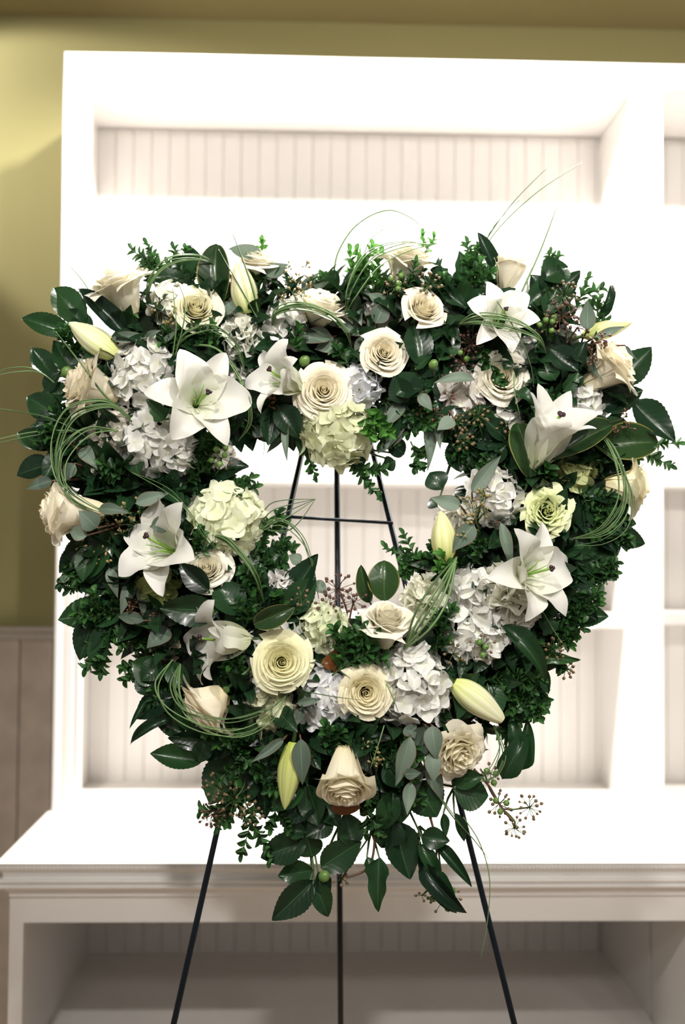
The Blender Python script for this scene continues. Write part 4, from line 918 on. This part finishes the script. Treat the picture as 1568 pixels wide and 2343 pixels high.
grass('arching grass bundle falling into dark leaves under the pale green hydrangea', [(488, 1225, .10), (530, 1245, .13), (580, 1310, .13), (605, 1380, .09)], 8, 10, .0015)
grass('thin grass loop hanging in front of the olive magnolia leaf and profile rose', [(1355, 985, .09), (1400, 1020, .12), (1428, 1090, .125), (1425, 1160, .12), (1380, 1215, .11), (1310, 1232, .08)], 8, 13)
grass('outer single grass loop around the profile rose', [(1350, 1010, .08), (1415, 1060, .115), (1445, 1130, .12), (1430, 1200, .11), (1380, 1238, .10), (1318, 1248, .08)], 2, 6)
grass('grass loop rising from the pale lemon rose to the tall magnolia leaf', [(335, 700, .06), (345, 640, .09), (385, 598, .10), (455, 590, .09), (500, 610, .06)], 6, 9)
grass('silvery grass arc above the star lily', [(400, 800, .08), (430, 765, .115), (490, 752, .12), (540, 790, .11), (560, 850, .09)], 4, 9)
grass('grass arc falling from the star lily to the inner edge', [(430, 790, .08), (500, 800, .12), (555, 880, .12), (572, 960, .10), (545, 1010, .07)], 4, 10)
grass('tall grass hoop standing above the top edge in the middle', [(762, 660, .05), (770, 580, .05), (815, 510, .05), (885, 478, .05), (950, 505, .05), (975, 545, .05)], 1, r=.0017)
grass('fine grass hoop behind the tall one at the top edge', [(828, 600, .03), (850, 550, .03), (900, 525, .03), (960, 535, .03), (1000, 560, .03)], 1, r=.001)
grass('grass blades curving over the top edge beside the top cup rose', [(790, 720, .07), (805, 660, .10), (850, 590, .10), (920, 560, .09), (990, 560, .07)], 5, 16)
grass('straight grass blade standing up past the upright tight rose', [(1190, 680, .07), (1235, 570, .06), (1275, 472, .05)], 1, r=.0019)
grass('long thin grass blade curving high against the shelf back', [(1085, 640, .05), (1120, 540, .045), (1220, 440, .04), (1332, 372, .04)], 1, r=.0014)
grass('second thin grass blade curving high against the shelf back', [(1085, 620, .05), (1110, 540, .045), (1170, 455, .04), (1253, 384, .04)], 1, r=.0013)
grass('short pale blade between the two tall curving ones', [(1095, 600, .05), (1130, 520, .045), (1190, 457, .04)], 1, r=.001)
grass('dark upright grass blade in front of the upright splitting bud', [(592, 715, .09), (565, 640, .10), (531, 531, .09)], 1, r=.0017)
grass('two fine blades leaning over the upright splitting bud', [(590, 730, .09), (545, 650, .10), (500, 570, .09)], 2, 10, .0008)
grass('upright blades in front of the hydrangea near the pale lemon rose', [(395, 815, .10), (396, 740, .125), (396, 660, .12)], 1)
grass('bent brown blade in front of the pale lemon rose', [(402, 815, .10), (415, 740, .13), (418, 690, .13), (408, 648, .12)], 1)
grass('thick straight blade slanting across the cream side-on rose', [(302, 965, .10), (240, 900, .12), (180, 820, .12), (126, 758, .11)], 2, 3)
grass('long blade reaching across the green wall from the looping grass', [(200, 1000, .07), (110, 950, .07), (0, 930, .06), (-40, 930, .06)], 1)
grass('lower long blade reaching across the green wall', [(205, 985, .07), (100, 990, .07), (0, 1010, .06), (-40, 1025, .06)], 2, 6)
grass('fine curved blade tip over the green wall beside the dark camellia sprig', [(130, 880, .05), (80, 845, .05), (20, 845, .05), (-10, 860, .05)], 2, 8)
grass('thin blade tips against the cabinet frame above the plump bud', [(215, 680, .06), (180, 635, .05), (150, 600, .05)], 1, r=.001)
grass('tuft of grass tips crossing the wall side easel leg', [(590, 1210, .06), (640, 1175, .06), (722, 1142, .06)], 5, 30, .0012)
grass('grass tips arching into the heart opening towards the grey eucalyptus', [(590, 1220, .06), (640, 1195, .07), (690, 1235, .07), (715, 1300, .06), (730, 1370, .05)], 4, 12, .0009)
grass('fine grass blades dropping from the grey eucalyptus past the easel leg', [(985, 1790, .06), (1040, 1870, .06), (1085, 1920, .05), (1118, 1965, .05)], 3, 12, .0008)
grass('long limp grass blade trailing in front of the worktop and easel leg', [(1060, 1870, .06), (1095, 1935, .055), (1117, 2020, .05), (1112, 2120, .05), (1100, 2190, .05)], 1, r=.0010)
grass('grass loop beside the full nodding rose', [(1130, 1660, .07), (1150, 1720, .075), (1130, 1770, .075), (1095, 1790, .07)], 5, 12, .0009)
grass('short pale blade beside the lowest nodding rose', [(880, 1660, .10), (872, 1710, .11), (848, 1758, .10)], 1)
grass('blade across the hydrangea towards the outer boxwood', [(1235, 1385, .10), (1270, 1440, .10), (1302, 1490, .09)], 1, r=.0007)
grass('blade lying across the butter cream rose', [(690, 1580, .10), (760, 1585, .13), (828, 1602, .14)], 1, r=.0008)
grass('curved dark blade at the edge of the butter cream rose', [(885, 1565, .12), (900, 1595, .13), (912, 1628, .12)], 1)
grass('fine blades crossing the ragged side lily towards the pale green hydrangea', [(300, 1080, .10), (400, 1140, .13), (470, 1230, .12), (500, 1260, .10)], 3, 14, .0007)
grass('curved grass blade hanging beside the half profile lily into the heart opening', [(560, 960, .08), (598, 1000, .06), (600, 1050, .05), (572, 1110, .05)], 1, r=.0008)
grass('fallen blade in front of the ivory rose with boxwood twig', [(1178, 855, .12), (1182, 895, .125), (1190, 950, .11)], 1)
grass('long blade across the upper starry lily to the trumpet lily', [(1135, 685, .12), (1185, 760, .14), (1215, 830, .13), (1222, 890, .11)], 1, r=.0009)

# ---- filler greenery, tucked between the flowers along the heart
HEART = [(785, 800), (900, 800), (1020, 790), (1130, 800), (1220, 850), (1262, 950), (1255, 1060), (1228, 1160), (1188, 1260), (1140, 1370), (1070, 1480), (980, 1570), (880, 1640), (790, 1690),
         (690, 1640), (590, 1570), (500, 1480), (430, 1370), (375, 1260), (330, 1150), (305, 1050), (295, 950), (340, 850), (440, 800), (560, 795), (670, 800)]
HL = len(HEART)
def heart(t):
    i = int(t) % HL; f = t-int(t); a, b_ = HEART[i], HEART[(i+1) % HL]; dx, dy = b_[0]-a[0], b_[1]-a[1]; L = math.hypot(dx, dy)
    return a[0]+dx*f, a[1]+dy*f, dy/L, -dx/L                 # point, outward normal (px, y down)
USED = set()
def near_label(px, py, base):
    c = sorted(ANCH, key=lambda a: math.hypot(a[0]-px, a[1]-py)-.6*a[2])
    def rel(a):
        dx, dy = px-a[0], py-a[1]
        if abs(dy) >= abs(dx): return 'just above' if dy < 0 else 'just below'
        return 'on the wall side of' if dx < 0 else 'on the post side of'
    for k in range(1, 7):
        s = f'{base} {rel(c[0])} the {c[0][3]}' if k == 1 else f'{base} between the {c[0][3]} and the {c[k-1][3]}'
        if len(s.split()) <= 16 and s not in USED: USED.add(s); return s
    for a in c[1:9]:
        s = f'{base} {rel(a)} the {a[3]}'
        if len(s.split()) <= 16 and s not in USED: USED.add(s); return s
    return None
def covered(px, py, k=.85): return any(math.hypot(px-a, py-b_) < r*k for a, b_, r in DISCS)
KEEP = [(1190, 1100, 1315, 1230), (1085, 795, 1215, 930), (600, 600, 800, 760), (90, 1110, 235, 1230), (1385, 1060, 1500, 1170), (800, 540, 890, 700), (520, 540, 640, 640), (215, 590, 340, 740), (135, 820, 270, 960), (1320, 780, 1460, 900), (480, 690, 620, 860), (230, 930, 480, 1090)]
rf = random.Random(21)
made = 0; tries = 0
while made < 170 and tries < 9000:
    tries += 1; t = rf.uniform(0, HL); x, y, nx, ny = heart(t); o = rf.uniform(-1, 1)
    px, py = x+nx*o*150, y+ny*o*150
    ang = math.atan2(ny*o, nx*o)+rf.uniform(-1.0, 1.0); ln = rf.uniform(65, 105)
    ex, ey = px+math.cos(ang)*ln, py+math.sin(ang)*ln
    if covered(px, py, .8) or covered(ex, ey, .92) or covered((px+ex)/2, (py+ey)/2, .92): continue
    if 690 < ex < 930 and 1020 < ey < 1330: continue
    if any(x0 < qx < x1 and y0 < qy < y1 for qx, qy in ((px, py), (ex, ey), ((px+ex)/2, (py+ey)/2)) for x0, y0, x1, y1 in KEEP): continue
    kd = rf.random(); d = rf.uniform(.03, .065)
    if kd < .40:
        lb = near_label((px+ex)/2, (py+ey)/2, rf.choice(('boxwood filler sprig', 'small boxwood tuft', 'leafy boxwood tip')))
        if lb is None: continue
        boxwood(P(px, py, d-.02), P(ex, ey, d+rf.uniform(0, .03)), 8, .020, lb)
    else:
        kind, base = ('camellia', rf.choice(('dark camellia filler leaves', 'glossy camellia leaves'))) if kd < .88 else ('eucalyptus', 'grey eucalyptus filler leaves')
        lb = near_label((px+ex)/2, (py+ey)/2, base)
        if lb is None: continue
        lv = []
        for k in range(3):
            a2 = ang+(k-1)*.75+rf.uniform(-.2, .2); l2 = rf.uniform(75, 120)
            lv.append((px+math.cos(a2)*12, py+math.sin(a2)*12, px+math.cos(a2)*l2, py+math.sin(a2)*l2, rf.uniform(48, 70) if kind == 'camellia' else rf.uniform(26, 38)))
        (cam_ if kind == 'camellia' else euc_)(lb, (px-math.cos(ang)*10, py-math.sin(ang)*10), lv, d=d, dr=.0)
    made += 1
def widen(vs):                                       # the form is wider than it is deep
    out = []
    for v in vs:
        v = Vector(v); c = min(ring, key=lambda p: (p-v).length); d = v-c; d.x *= 1.42; d.z *= 1.42; d.y *= .95; out.append(tuple(c+d))
    return out
# ---- wreath form: foam heart, packed moss and backing leaves
wf = thing('wreath_form', 'heart shaped wreath form packed with dark moss and backing leaves behind the flowers', 'wreath form', P(785, 1300, 0))
pts = [P(x, y, 0) for x, y in HEART]; ring = smooth_path(pts+[pts[0]], 4)
b = MB(); b.tube(ring, [.062*(1+.06*math.sin(i*1.7)) for i in range(len(ring))], 14, False); b.v = widen(b.v); b.build('foam_heart', M_FOAM, wf, True)
V, Fc, U = [], [], []
src = [LEAF['camellia'][0], LEAF['boxwood'][0]]
def raw(kind):
    me = LEAF[kind][0]; return [v.co.copy() for v in me.vertices], [tuple(p.vertices) for p in me.polygons]
o_lv = lambda v: max(.03, math.sin(PI*v**.82)**.78)
LV = [( (i/4*2-1)*.5*o_lv(j/6), j/6, .2*abs((i/4*2-1)*.5*o_lv(j/6))+.4*(j/6)*(1-j/6)) for j in range(7) for i in range(5)]
LU = [(i/4, j/6) for j in range(7) for i in range(5)]
LF = [(j*5+i, j*5+i+1, j*5+i+6, j*5+i+5) for j in range(6) for i in range(4)]
for k in range(1900):
    t = rf.uniform(0, HL); x, y, nx, ny = heart(t); th = rf.uniform(-.4, PI+.4); R = .062
    c = P(x, y, 0); n3 = (RT*nx-UP*ny).normalized(); out = n3*math.cos(th)*1.42+Vector((0, -1, 0))*math.sin(th)
    tang = n3.cross(Vector((0, -1, 0)))
    y3 = (out*rf.uniform(.35, 1)+tang*rf.uniform(-1, 1)+Vector((0, -.2, rf.uniform(-.3, .3)))).normalized(); nr = (out+Vector((rf.uniform(-.4, .4), -.4, rf.uniform(-.2, .6)))); nr = (nr-y3*nr.dot(y3)).normalized(); x3 = y3.cross(nr)
    L = rf.uniform(.028, .062); wd = L*rf.uniform(.45, .6); q = c+out*R*.95; base = len(V)
    V += [q+x3*(a*wd)+y3*(b2*L)+nr*(c2*L) for a, b2, c2 in LV]; U += LU; Fc += [tuple(i+base for i in f) for f in LF]
bl = put('backing_leaves', mesh('backing_leaves', V, Fc, M_CAM, U), wf); bl['kind'] = 'stuff'
print('objects', len(bpy.data.objects), 'filler', made)
